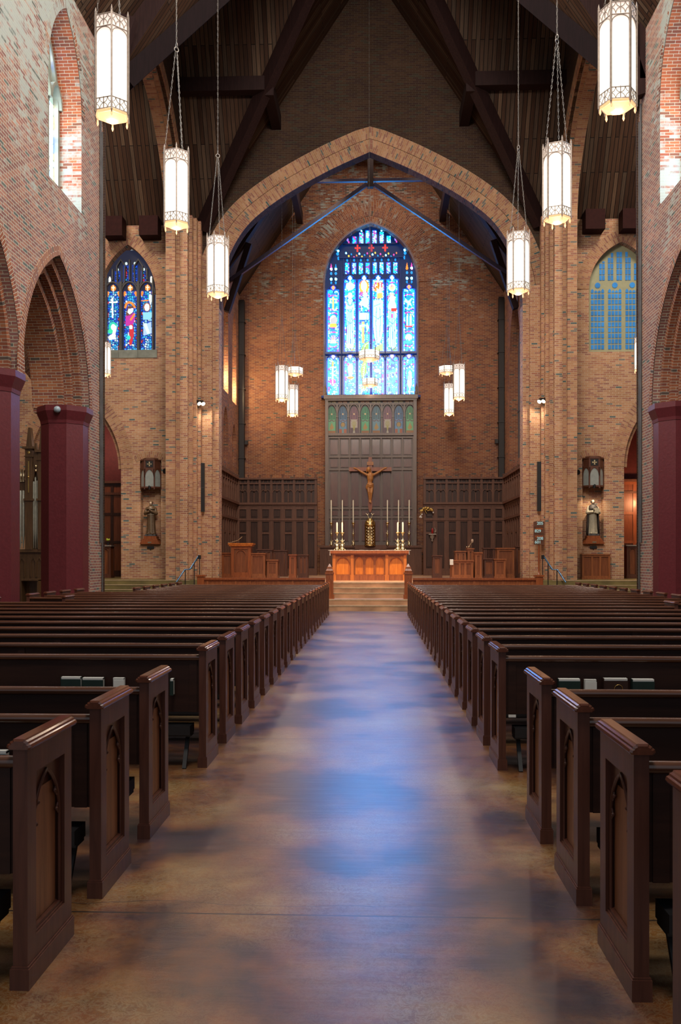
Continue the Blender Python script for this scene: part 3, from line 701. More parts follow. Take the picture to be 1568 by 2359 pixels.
# ------------------------------------------------------------------ stained glass painted cell by cell
class Canvas:
    def __init__(s, x0, x1, y0, y1, step, bg):
        s.xs = np.arange(x0, x1+step, step); s.ys = np.arange(y0, y1+step, step)
        s.X, s.Y = np.meshgrid(s.xs, s.ys); s.c = np.zeros(s.X.shape+(3,)); s.c[:] = bg; s.st = step
    G = 1.
    def k(s, col): return col if s.G == 1 else tuple(min(v, .9) for v in col) if s.G == .999 else tuple(v*(.028 if max(col) > .85 else 1) for v in col) if s.G < 1 else col
    def fill(s, m, col): s.c[m] = s.k(col)
    def rect(s, x0, x1, y0, y1): return (s.X >= x0) & (s.X <= x1) & (s.Y >= y0) & (s.Y <= y1)
    def ell(s, cx, cy, rx, ry): return ((s.X-cx)/rx)**2+((s.Y-cy)/ry)**2 <= 1
    def poly(s, pts):
        m = np.zeros(s.X.shape, bool); n = len(pts)
        for i in range(n):
            x1, y1 = pts[i]; x2, y2 = pts[(i+1) % n]
            if y1 == y2: continue
            k = ((s.Y > min(y1, y2)) & (s.Y <= max(y1, y2))) & (s.X < (x2-x1)*(s.Y-y1)/(y2-y1)+x1)
            m ^= k
        return m
    def line(s, pts, w, col):
        for (x1, y1), (x2, y2) in zip(pts[:-1], pts[1:]):
            dx, dy = x2-x1, y2-y1; L = dx*dx+dy*dy or 1
            t = np.clip(((s.X-x1)*dx+(s.Y-y1)*dy)/L, 0, 1)
            s.c[np.hypot(s.X-x1-t*dx, s.Y-y1-t*dy) <= w/2] = s.k(col)
    def mosaic(s, m, pal, cx, cy, seed=1, lead=.27, lc=(.0,.002,.012)):
        r = np.random.RandomState(seed)
        gi = np.floor(s.X/cx).astype(int); gj = np.floor(s.Y/cy).astype(int)
        ni, nj = gi.max()+4, gj.max()+4
        jx = r.rand(nj, ni)*.7+.15; jy = r.rand(nj, ni)*.7+.15; pc = r.randint(0, len(pal), (nj, ni))
        d1 = np.full(s.X.shape, 9e9); d2 = d1.copy(); w = np.zeros(s.X.shape, int)
        for a in (-1, 0, 1):
            for b in (-1, 0, 1):
                I = np.clip(gi+a, 0, ni-1); J = np.clip(gj+b, 0, nj-1)
                d = np.hypot(s.X/cx-(gi+a)-jx[J, I], s.Y/cy-(gj+b)-jy[J, I])
                nw = d < d1
                d2 = np.where(nw, d1, np.minimum(d2, d)); w = np.where(nw, pc[J, I], w); d1 = np.where(nw, d, d1)
        col = np.array(pal)[w]; col[d2-d1 < lead] = lc
        s.c[m] = col[m]
    def mesh(s, name, mat, P, fx, fy, t):
        """vertex-coloured grid; fx, fy map canvas to wall-plane metres"""
        h, w = s.X.shape
        co = [tuple(P(fx(x), fy(y), t)) for y in s.ys for x in s.xs]
        f = [(j*w+i, (j+1)*w+i, (j+1)*w+i+1, j*w+i+1) for j in range(h-1) for i in range(w-1)]
        me = bpy.data.meshes.new(name); me.from_pydata(co, [], f); me.materials.append(mat)
        at = me.attributes.new('Col', 'FLOAT_COLOR', 'POINT')
        d = np.ones((h*w, 4), np.float32); d[:, :3] = s.c.reshape(-1, 3); at.data.foreach_set('color', d.ravel())
        me.update(); o = bpy.data.objects.new(name, me); C.objects.link(o); return o

WH = (.05,.34,.8); CY = (.001,.34,.95); LB = (.022,.38,.95); BL = (0,.014,.34); DB = (.0,.0022,.026); BG = (.0,.0004,.0022); GLOW = (.0,.010,.20)
PK = (.035,.003,.018); RD = (.033,.0015,.001); YE_ = (.045,.030,.003); OR = (.045,.011,.0012); GR = (.009,.028,.003); LD = (0,.0012,.016); TE = (.001,.020,.045)
PALB = [LB, LB, CY, CY, BL, WH, BL, CY]
cv = Canvas(140, 1330, 120, 2296, 5.5, BG); cv.G = .2
LX = [260, 470, 645, 820, 993, 1203]; HW = 62
def lancet(x, y0, y1, seed, pal=PALB):
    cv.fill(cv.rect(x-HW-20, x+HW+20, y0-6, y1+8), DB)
    cv.fill(cv.rect(x-HW-9, x+HW+9, y0-4, y1+4), GLOW)  # both blue borders: halation round the lights, put into the glass colour
    m = cv.rect(x-HW, x+HW, y0+22, y1) | cv.ell(x-38, y0+24, 26, 26) | cv.ell(x+38, y0+24, 26, 26) | cv.ell(x, y0+26, 42, 18)
    cv.mosaic(m, pal, 26, 26, seed)
    for sx in (-1, 1):
        cv.mosaic(cv.rect(x+sx*54-9, x+sx*54+9, y0+30, y1), [CY, WH, LB, CY, PK, CY], 24, 26, seed+9)
        cv.line([(x+sx*43, y0+30), (x+sx*43, y1)], 6, LD)
for i, x in enumerate(LX):
    up = 975 if i in (0, 5) else 852
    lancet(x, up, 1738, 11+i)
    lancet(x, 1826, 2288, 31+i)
    for yy, cc in ((945 if i in (0, 5) else 830, (.045,.016,.006) if i in (0, 5) else WH), (1803, (.045,.032,.03))):
        cv.fill(cv.ell(x, yy, 34, 40), DB); cv.fill(cv.poly([(x, yy-32), (x+25, yy), (x, yy+34), (x-25, yy)]) | cv.ell(x, yy, 20, 22), cc)
WHM = WH; WH = (.021,.11,.28)
# first light: scales, harp, rising sun
def medal(x, y, c1=PK):
    cv.fill(cv.ell(x, y, 48, 82), BL)
    cv.line([(x-46, y-78), (x-20, y-90), (x+20, y-90), (x+46, y-78)], 12, c1); cv.line([(x-46, y+80), (x-20, y+94), (x+20, y+94), (x+46, y+80)], 12, c1)
    cv.fill(cv.rect(x-44, x+44, y-118, y-100), LB)
for y in (1130, 1350, 1590): medal(260, y)
cv.fill(cv.rect(250, 270, 1060, 1210), YE_); cv.fill(cv.rect(212, 308, 1080, 1098), (1.2,1.4,.5))
for x in (226, 294): cv.fill(cv.poly([(x, 1090), (x+20, 1140), (x-20, 1140)]), WH)
cv.fill(cv.ell(262, 1350, 44, 62), (1.5,1.4,.8)); cv.fill(cv.rect(216, 304, 1396, 1436), YE_)
for x in (238, 252, 266, 280, 292): cv.line([(x, 1305+abs(x-285)*.6), (x, 1392)], 5, LD)
for k in range(9):
    a = PI+PI*k/8; cv.line([(260, 1630), (260+55*cos(a), 1630+90*sin(a))], 9, YE_ if k % 2 else OR)
cv.fill(cv.ell(260, 1625, 36, 30), WH); cv.fill(cv.rect(214, 306, 1640, 1668), TE)
# sixth light: bird, candles, mountain
for y in (1130, 1350, 1590): medal(1203, y)
cv.fill(cv.poly([(1155, 1085), (1195, 1120), (1250, 1075), (1222, 1135), (1245, 1195), (1205, 1165), (1185, 1215), (1183, 1150), (1150, 1130)]), WH)
for x in (1183, 1223): cv.fill(cv.rect(x-12, x+12, 1310, 1430), WH); cv.fill(cv.ell(x, 1300, 9, 22), YE_)
cv.fill(cv.rect(1160, 1246, 1428, 1444), RD)
cv.fill(cv.ell(1200, 1575, 44, 45), WH); cv.fill(cv.poly([(1150, 1650), (1185, 1590), (1205, 1625), (1225, 1595), (1256, 1655)]), TE)
# second light: white robed figure
def figure(x, y0, y1, robe=WH, skin=(1.5,1.3,1.1)):
    H = y1-y0
    cv.fill(cv.poly([(x-24, y0+H*.10), (x+24, y0+H*.10), (x+52, y0+H*.22), (x+44, y0+H*.55), (x+46, y1-20), (x-46, y1-20), (x-42, y0+H*.55), (x-52, y0+H*.22)]), robe)
    cv.fill(cv.ell(x, y0+H*.06, 30, 44), skin)
    for dx in (-30, -12, 6, 24): cv.line([(x+dx*.8, y0+H*.30), (x+dx*1.2, y0+H*.6), (x+dx*1.4, y1-30)], 6, LD)
    cv.line([(x-44, y0+H*.5), (x+10, y0+H*.56), (x+44, y0+H*.48)], 6, LD); cv.line([(x-12, y0+H*.05), (x-4, y0+H*.055)], 5, LD); cv.line([(x+4, y0+H*.055), (x+12, y0+H*.05)], 5, LD); cv.line([(x-28, y0+H*.02), (x-24, y0+H*.10), (x, y0+H*.125), (x+24, y0+H*.10), (x+28, y0+H*.02)], 5, LD)
    cv.line([(x-40, y0+H*.30), (x+6, y0+H*.36), (x+34, y0+H*.27)], 6, BL)
cv.fill(cv.ell(470, 930, 52, 50), WH); cv.fill(cv.poly([(470, 858), (520, 935), (420, 935)]), WH); cv.line([(425, 985), (470, 998), (518, 985)], 12, TE)
figure(470, 1010, 1700)
cv.line([(440, 1120), (448, 1160), (470, 1172), (492, 1160), (500, 1120)], 12, (.05,.5,1.2))
cv.fill(cv.rect(408, 532, 1665, 1738), GR); cv.mosaic(cv.rect(408, 532, 1690, 1738), [GR, YE_, WH, CY], 24, 22, 5); cv.fill(cv.ell(445, 1672, 22, 32), WH); cv.fill(cv.ell(492, 1672, 22, 32), WH)
# third light: halo and hand, scroll, cross with cloth, leaves
cv.fill(cv.ell(645, 940, 62, 88), OR); cv.fill(cv.ell(645, 940, 50, 72), YE_); cv.fill(cv.ell(642, 925, 34, 62), WH)
for a in (-50, -30, 34, 54): cv.line([(645+a*.6, 1000), (645+a, 1060)], 8, PK)
cv.fill(cv.poly([(636, 980), (665, 980), (672, 1060), (706, 1100), (700, 1230), (668, 1190), (600, 1168), (592, 1130), (618, 1100), (600, 1085), (640, 1065)]), WH)
cv.fill(cv.rect(584, 706, 1262, 1350), WH); cv.line([(584, 1262), (645, 1250), (706, 1264)], 6, LD); cv.line([(584, 1350), (645, 1362), (706, 1348)], 6, LD)
for q in ([(600, 1280), (600, 1318)], [(620, 1325), (620, 1280), (640, 1322), (640, 1280)], [(652, 1332), (660, 1295), (670, 1332)], [(655, 1318), (666, 1318)], [(690, 1282), (690, 1322)]): cv.line(q, 6, (.1,.15,.35))
cv.fill(cv.rect(618, 650, 1372, 1640), (1.5,.85,.25)); cv.fill(cv.poly([(584, 1410), (700, 1410), (704, 1460), (682, 1500), (668, 1430), (612, 1430), (598, 1495), (584, 1470)]), WH)
cv.fill(cv.poly([(600, 1738), (640, 1650), (690, 1620), (706, 1625), (706, 1738)]), GR); cv.line([(640, 1738), (660, 1660), (700, 1640)], 6, (.05,.4,.1))
# fourth light: flames over a white robe
for k in range(16):
    a = PI*(.95+1.1*k/15); cv.line([(820, 1010), (820+72*cos(a)*1.0, 960+105*sin(a))], 9, (OR, YE_, RD)[k % 3])
cv.fill(cv.poly([(800, 1080), (805, 960), (830, 985), (845, 915), (862, 1000), (880, 1010), (860, 1090)]), WH)
cv.fill(cv.poly([(800, 1020), (872, 1010), (880, 1080), (805, 1090)]), (1.5,.75,.2))
cv.fill(cv.poly([(760, 1110), (880, 1105), (880, 1480), (862, 1590), (835, 1640), (800, 1650), (770, 1560), (758, 1400)]), WH); cv.line([(775, 1180), (850, 1150)], 6, LD); cv.line([(800, 1200), (790, 1400), (805, 1600)], 6, LD); cv.line([(840, 1200), (850, 1380), (836, 1560)], 6, LD); cv.line([(762, 1300), (820, 1340), (880, 1290)], 6, LD); cv.line([(800, 1600), (806, 1642)], 6, BL)
cv.fill(cv.poly([(760, 1738), (800, 1680), (880, 1640), (882, 1738)]), (.5,1.1,.3))
# fifth light: orb and cross, child, figure
cv.fill(cv.rect(940, 1046, 880, 1000), BL); cv.fill(cv.ell(992, 950, 42, 44), (.1,.7,.6)); cv.fill(cv.ell(992, 950, 32, 34), (1.4,1.3,.5)); cv.line([(992, 865), (992, 945)], 11, PK); cv.line([(966, 888), (1018, 888)], 11, PK)
figure(993, 1020, 1710); cv.line([(950, 1120), (945, 1070), (965, 1040), (1005, 1038), (1035, 1070), (1030, 1110)], 6, (1.4,.5,.2))
cv.fill(cv.ell(992, 1085, 34, 34), (1.5,1.3,1.0)); cv.fill(cv.rect(978, 1052, 1205, 1250), RD); cv.fill(cv.rect(985, 1004, 1280, 1330), PK)
cv.mosaic(cv.rect(931, 1055, 1690, 1738), [GR, YE_, WH, CY], 26, 22, 8)
# lower lights
cv.fill(cv.rect(240, 262, 1860, 1930), YE_); cv.fill(cv.rect(215, 290, 1930, 1950), WH); cv.fill(cv.rect(240, 264, 1945, 2160), WH); cv.line([(234, 1945), (238, 2100), (252, 2170)], 5, LD)
cv.fill(cv.ell(235, 2110, 22, 26) | cv.ell(268, 2110, 22, 26) | cv.poly([(215, 2120), (290, 2120), (252, 2180)]), PK); cv.fill(cv.rect(247, 257, 2095, 2150), WH)
cv.fill(cv.poly([(445, 1900), (500, 1890), (508, 1960), (490, 2040), (455, 2050), (440, 1970)]), WH); cv.fill(cv.ell(448, 1905, 16, 16), PK); cv.fill(cv.ell(475, 2070, 42, 20), OR)
for x, y in ((445, 2130), (495, 2125), (468, 2180), (500, 2200), (450, 2220)): cv.fill(cv.ell(x, y, 20, 14), LB)
cv.fill(cv.poly([(650, 1865), (680, 1880), (675, 2000), (640, 2080), (612, 2085), (600, 1960), (622, 1890)]), GR); cv.line([(660, 1880), (635, 2075)], 4, (.05,.3,.05))
for k in range(6): cv.line([(628, 1920+k*26), (650, 1908+k*26)], 4, (.05,.35,.05))
cv.fill(cv.ell(640, 2200, 30, 22), GR); cv.line([(612, 2260), (640, 2200)], 6, (.1,.4,.2))
for y in (1985, 2120): cv.fill(cv.ell(812, y, 46, 26), WH); cv.line([(770, y-20), (812, y-30), (856, y-4), (876, y)], 6, LD); cv.line([(770, y+20), (812, y+30), (856, y+4)], 6, LD)
cv.line([(985, 1840), (985, 1990)], 7, LD); cv.line([(985, 1845), (1006, 1855), (1006, 1890), (985, 1902)], 7, LD); cv.line([(950, 1900), (1020, 1985)], 7, LD); cv.line([(1020, 1900), (950, 1985)], 7, LD)
cv.line([(968, 2075), (974, 2030), (998, 2022), (1010, 2040), (1012, 2078)], 7, LD); cv.line([(970, 2050), (1010, 2050)], 7, LD)
cv.line([(965, 2205), (975, 2190), (968, 2160), (990, 2135), (1012, 2160), (1005, 2190), (1016, 2205)], 7, LD)
cv.line([(1160, 1900), (1190, 1935), (1245, 1920)], 8, LD); cv.fill(cv.poly([(1195, 2010), (1215, 1980), (1236, 2010), (1240, 2150), (1215, 2230), (1180, 2160)]), WH); cv.line([(1215, 2010), (1212, 2120)], 4, BL); cv.line([(1198, 2020), (1198, 2110)], 4, BL)
WH = WHM
# tracery lights
def slit(x, y0, y1, hw=21, seed=1, pal=(WH, LB, PK, CY, LB, CY, WH)):
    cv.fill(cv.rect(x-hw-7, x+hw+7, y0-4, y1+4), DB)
    cv.mosaic(cv.rect(x-hw, x+hw, y0, y1), list(pal), 20, 22, seed)
for k, x in enumerate((435, 520, 605, 690, 778, 863, 948, 1035)):
    slit(x, 640, 775, seed=k+3); cv.line([(x+(-1)**k*22, 775), (x-(-1)**k*22, 745)], 10, DB); cv.fill(cv.ell(x, 606, 12, 16), CY)
for k, (x, a) in enumerate(((525, 312), (610, 262), (690, 238), (777, 238), (862, 262), (950, 308))): slit(x, a, 392, seed=k+15)
for x in (612, 860): cv.fill(cv.ell(x, 242, 8, 8), WH)
for x in (563, 735, 907):
    for a, b2 in ((0, -36), (0, 36), (-25, 0), (25, 0), (0, 0), (0, -18), (0, 18)): cv.fill(cv.ell(x+a, 455+b2, 11, 11), RD)
for k in range(20):
    x = 420+k*33; cv.fill(cv.ell(x, 515+((k*37) % 58), 9, 12), (WH, YE_, CY, PK, (1,.3,.1))[k % 5])
for x in (440, 1035): cv.fill(cv.ell(x, 350, 11, 22), (.4,.3,1.3)); cv.fill(cv.ell(x+14, 380, 8, 14), PK)
for x, sg in ((315, 1), (1155, -1)):
    cv.fill(cv.ell(x+6*sg, 486, 12, 14), WH); cv.fill(cv.ell(x, 524, 17, 20), LB); cv.fill(cv.ell(x+9*sg, 580, 11, 24), CY)
for x, c1 in ((235, PK), (292, CY), (1178, OR), (1236, PK)):
    cv.fill(cv.poly([(x, 640), (x+16, 720), (x, 735), (x-16, 720)]), c1); cv.fill(cv.ell(x, 712, 14, 14), WH if c1 != OR else OR); cv.fill(cv.ell(x, 768, 15, 18), LB); cv.fill(cv.ell(x, 838, 14, 16), WH); cv.fill(cv.ell(x, 884, 11, 18), CY)
PE = plane((0, YC, 0), (1, 0, 0), (0, 1, 0))
K44 = 44/2055
exf = lambda x: (720+x/5.363-856)*K44; eyf = lambda y: 1.6+(1286-480-y/5.363)*K44
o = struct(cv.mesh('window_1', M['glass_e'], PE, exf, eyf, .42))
# stone tracery standing in front of the glass
mb = MB()
def ln(pts): return [(exf(x), eyf(y)) for x, y in pts]
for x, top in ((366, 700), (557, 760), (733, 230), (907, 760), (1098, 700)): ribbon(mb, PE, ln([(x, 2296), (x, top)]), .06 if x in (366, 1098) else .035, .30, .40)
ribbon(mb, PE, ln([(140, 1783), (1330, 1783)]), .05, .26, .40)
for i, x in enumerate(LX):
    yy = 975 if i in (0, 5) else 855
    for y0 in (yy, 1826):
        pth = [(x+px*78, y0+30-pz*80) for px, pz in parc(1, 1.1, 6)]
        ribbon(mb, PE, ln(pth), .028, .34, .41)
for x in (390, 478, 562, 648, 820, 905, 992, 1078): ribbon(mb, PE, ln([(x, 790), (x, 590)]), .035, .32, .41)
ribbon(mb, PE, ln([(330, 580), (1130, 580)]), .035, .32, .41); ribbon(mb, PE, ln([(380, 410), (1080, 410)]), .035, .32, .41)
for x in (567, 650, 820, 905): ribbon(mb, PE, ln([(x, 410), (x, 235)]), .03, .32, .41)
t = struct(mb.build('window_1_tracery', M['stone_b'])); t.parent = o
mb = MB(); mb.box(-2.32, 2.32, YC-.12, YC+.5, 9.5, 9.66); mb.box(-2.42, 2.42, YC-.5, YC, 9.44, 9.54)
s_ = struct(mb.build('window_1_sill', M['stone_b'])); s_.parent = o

# --- left transept window
BL = (0,.06,.55); CY = (.02,.40,.75); LB = (.22,.55,.75); WH = (.6,.75,.72); DB = (0,.02,.16); RD = (.5,.02,.03); OR = (.8,.22,.03); TE = (0,.3,.42)
cv = Canvas(90, 620, 290, 1376, 5, (.012,.014,.03)); cv.G = .999
def lan3(x, y0, y1, hw, seed, pal):
    cv.fill(cv.rect(x-hw-5, x+hw+5, y0, y1), DB)
    cv.mosaic(cv.rect(x-hw, x+hw, y0+8, y1), pal, 24, 26, seed, lc=(0,.02,.18))
    for sx in (-1, 1): cv.mosaic(cv.rect(x+sx*(hw-8)-8, x+sx*(hw-8)+8, y0+20, y1), [BL, BL, (.05,.4,1.3), BL, RD, BL], 20, 30, seed+4)
    for sx in (-1, 1): cv.fill(cv.ell(x+sx*hw*.85, y0+34, 15, 30) & ~cv.ell(x, y0+70, hw*.86, 60), OR)
P3 = [BL, CY, LB, BL, WH, TE, CY]
for k, x in enumerate((158, 344, 533)):
    lan3(x, 728, 1366, 68, 50+k, P3)
    cv.fill(cv.ell(x, 698, 28, 32), OR); cv.fill(cv.poly([(x, 655), (x+16, 690), (x-16, 690)]), OR)
    cv.line([(x, 672), (x, 728)], 8, (1.5,1.3,.6)); cv.line([(x-18, 692), (x+18, 692)], 8, (1.5,1.3,.6))
cv.line([(152, 805), (152, 1015)], 14, (1.1,1.4,1.3)); cv.line([(118, 850), (190, 850)], 13, (1.3,1.2,.7))
cv.fill(cv.ell(155, 1115, 46, 52), (.02,.5,.35)); cv.fill(cv.ell(158, 1120, 26, 32), (1.4,1.25,.8)); cv.fill(cv.poly([(165, 1095), (195, 1110), (175, 1250), (110, 1260), (100, 1225), (150, 1190)]), (1.1,1.0,1.2)); cv.fill(cv.ell(125, 1165, 28, 26), (.03,.6,.3))
cv.line([(290, 905), (300, 868), (330, 852), (362, 862), (392, 905)], 24, OR); cv.fill(cv.poly([(300, 960), (320, 890), (375, 890), (385, 930), (350, 1000), (300, 1000)]), (.12,.04,.03)); cv.fill(cv.poly([(325, 925), (380, 915), (370, 960), (335, 985), (312, 960)]), (1.4,1.3,1.3))
cv.fill(cv.poly([(292, 1000), (350, 990), (388, 960), (395, 1040), (370, 1100), (295, 1110)]), (.45,.02,.28)); cv.line([(350, 1040), (388, 985)], 20, OR)
cv.fill(cv.poly([(330, 1090), (375, 1095), (385, 1200), (360, 1310), (335, 1320)]), RD); cv.fill(cv.ell(350, 1122, 20, 22), (1.3,1.1,1.0)); cv.line([(322, 1180), (322, 1215)], 8, WH); cv.fill(cv.ell(325, 1235, 22, 24), (.02,.6,.5))
cv.fill(cv.ell(526, 905, 42, 48), (.22,.07,.04)); cv.fill(cv.ell(526, 908, 27, 40), (1.3,1.15,.95)); cv.line([(470, 838), (560, 832)], 13, OR); cv.fill(cv.poly([(545, 765), (590, 780), (580, 850), (562, 880), (548, 830)]), WH)
cv.fill(cv.poly([(478, 960), (585, 960), (590, 1000), (560, 1045), (485, 1040)]), LB); cv.fill(cv.poly([(530, 1085), (570, 1065), (580, 1190), (490, 1215), (485, 1100)]), (.35,.5,1.3)); cv.fill(cv.poly([(485, 1080), (520, 1080), (560, 1190), (530, 1200)]), WH)
for x, a in ((205, 520), (300, 455), (395, 455), (490, 520)):
    cv.fill(cv.rect(x-30, x+30, a-8, 660), DB); cv.mosaic(cv.rect(x-24, x+24, a, 640) | cv.rect(x-8, x+24, 640, 655), [BL, BL, DB, BL], 22, 24, x); cv.mosaic(cv.rect(x-8, x+8, a+8, 625), [LB, RD, CY, RD, TE], 16, 30, x+1)
    cv.fill(cv.ell(x, a-22, 13, 15), WH)
for x in (120, 574): cv.fill(cv.ell(x, 610, 13, 38), (1.3,1.4,.8))
K34 = 34.5/2055
tx = lambda x: -((862-(220+x/4.612))*K34-.174)-.0; ty = lambda y: 1.6+(1286-500-y/4.612)*K34
PT = plane((0, YE, 0), (1, 0, 0), (0, 1, 0))
cvx = lambda x: -9.44+(x-344)/4.612*K34
o = struct(cv.mesh('window_2', M['glass_t'], PT, cvx, ty, .34))
mb = MB(); L2 = lambda pts: [(cvx(x), ty(y)) for x, y in pts]
for x in (250, 440): ribbon(mb, PT, L2([(x, 1376), (x, 640)]), .10, .16, .32)
for x in (90, 600): ribbon(mb, PT, L2([(x, 1376), (x, 600)]), .06, .16, .32)
for x in (158, 344, 533): ribbon(mb, PT, L2([(x+a*88, 770-b2*130) for a, b2 in parc(1, 1, 8)]), .045, .2, .33)
for x in (250, 440): ribbon(mb, PT, L2([(x, 700), (x-40, 640), (x-45, 470), (x, 400), (x+45, 470), (x+40, 640), (x, 700)]), .04, .2, .33)
for x, a in ((158, 500), (344, 400), (533, 500)): ribbon(mb, PT, L2([(x, 620), (x, a)]), .05, .2, .33)
t = struct(mb.build('window_2_tracery', M['stone_d'])); t.parent = o
mb = MB()
for k in range(3): mb.box(-10.56+.76*k, -10.56+.76*k+.75, YE-.03, YE+.5, 9.42, 9.73)
t = struct(mb.build('window_2_sill', M['stone'])); t.parent = o

# --- right transept window: sage frame, blue panes
ox = 9.62
mb = MB(); pth = opening(ox, 1.24, 9.5, 11.9, 1.8)
mb.prism(pth, lambda p: (p[0], YE+.30, p[1]), lambda p: (p[0], YE+.36, p[1]))
o = struct(mb.build('window_3', M['sage']))
def rx(px): return (px-862)*K34+.174
def rz(py): return 1.6+(1286-py)*K34
mb = MB(); mg = MB()
sx0 = lambda x: rx(1150+x/3.751); sz0 = lambda y: rz(500+y/3.751)
def in_arch(x, z):
    pts = parc(1.14, 1.68, 20)
    if z < 11.9: return True
    for (a, b2), (c, d) in zip(pts[:-1], pts[1:]):
        if a <= x-ox <= c: return z-11.9 <= b2+(d-b2)*(x-ox-a)/(c-a+1e-9)
    return False
def pane(x0, x1, z0, z1):
    for x in (x0, x1):
        for z in (z0, z1):
            if not in_arch(x, z): return
    mb.box(x0, x1, YE+.28, YE+.31, z0, z1)
lcs = [843, 990, 1138]
for c0 in lcs + [1285]:
    if c0 == 1285: continue
    for k in range(4):
        xa = sx0(c0-58+k*29.5)+.006; xb = sx0(c0-58+k*29.5+24)
        for r_ in range(10):
            za = sz0(1146-r_*48.6); zb = za+.125
            pane(xa, xb, za, zb+.04)
    for k in range(4):
        xa = sx0(c0-58+k*29.5)+.006; xb = sx0(c0-58+k*29.5+24); xm = (xa+xb)/2; z0 = sz0(660); h = .16
        if k in (1, 2): h = .1
        mb.prism([(xa, z0), (xb, z0), (xb, z0+h*.6), (xm, z0+h), (xa, z0+h*.6)], lambda p: (p[0], YE+.28, p[1]), lambda p: (p[0], YE+.31, p[1]))
    cc = sx0(c0)
    mb.prism([(cc+.105*cos(2*PI*k/16), sz0(595)+.105*sin(2*PI*k/16)) for k in range(16)], lambda p: (p[0], YE+.28, p[1]), lambda p: (p[0], YE+.31, p[1]))
for c0, a in ((953, 318), (1027, 270), (1101, 270), (1175, 318), (880, 390), (1248, 390)):
    for k in range(2):
        xa = sx0(c0-22+k*25); xb = sx0(c0-22+k*25+20)
        y = 552
        while y > a:
            y1 = max(y-42, a); pane(xa, xb, sz0(y), sz0(y1)); y -= 50
t = struct(mb.build('window_3_panes', M['pane_blue'])); t.parent = o

# --- clerestory windows
PC = [(1.1,1.5,1.7), (.9,1.3,1.3), (.1,.4,1.6), (1.4,1.1,.4), (1.4,1.5,1.4), (.2,.8,1.5), (1.5,1.5,1.5)]
for s, side, n0 in ((-1, 'left', 4), (1, 'right', 6)):
    for j, c in enumerate((20.5, 15.65)):
        P = plane((s*7, 0, 0), (0, 1, 0), (s, 0, 0))
        cv = Canvas(0, 112, 0, 226, 1.4, (.05,.07,.06))
        for k, x in enumerate((20, 56, 92)):
            cv.mosaic(cv.rect(x-13, x+13, 2, 130), PC, 6, 9, 70+k+j, lead=.12, lc=(.05,.06,.08))
            for q in (8, 62, 116): cv.fill(cv.rect(x-13, x+13, q, q+1.5), (.05,.06,.06))
        cv.mosaic(cv.ell(56, 185, 14, 26) | cv.ell(30, 165, 10, 20) | cv.ell(82, 165, 10, 20), PC, 8, 9, 4)
        o = struct(cv.mesh('window_%d' % (n0+j), M['glass_c'], P, lambda x: c-1.12+x*.02, lambda y: 10.05+y*.02, .66))
        mb = MB()
        for a in (-.37, .37): ribbon(mb, P, [(c+a, 10.0), (c+a, 12.9)], .12, .54, .66)
        for a in (-1.08, 1.08): ribbon(mb, P, [(c+a, 10.0), (c+a, 12.4)], .14, .54, .66)
        for a in (-.74, 0, .74): ribbon(mb, P, [(c+a+x, 12.55+z) for x, z in parc(.34, .5, 6)], .08, .46, .66)
        ribbon(mb, P, [(c+x, 12.4+z) for x, z in parc(1.08, 1.92, 10)], .12, .54, .66)
        ribbon(mb, P, [(c-.37, 12.9), (c-.2, 13.5), (c, 14.1), (c+.2, 13.5), (c+.37, 12.9)], .07, .46, .66)
        t = struct(mb.build('window_%d_tracery' % (n0+j), M['stone'])); t.parent = o

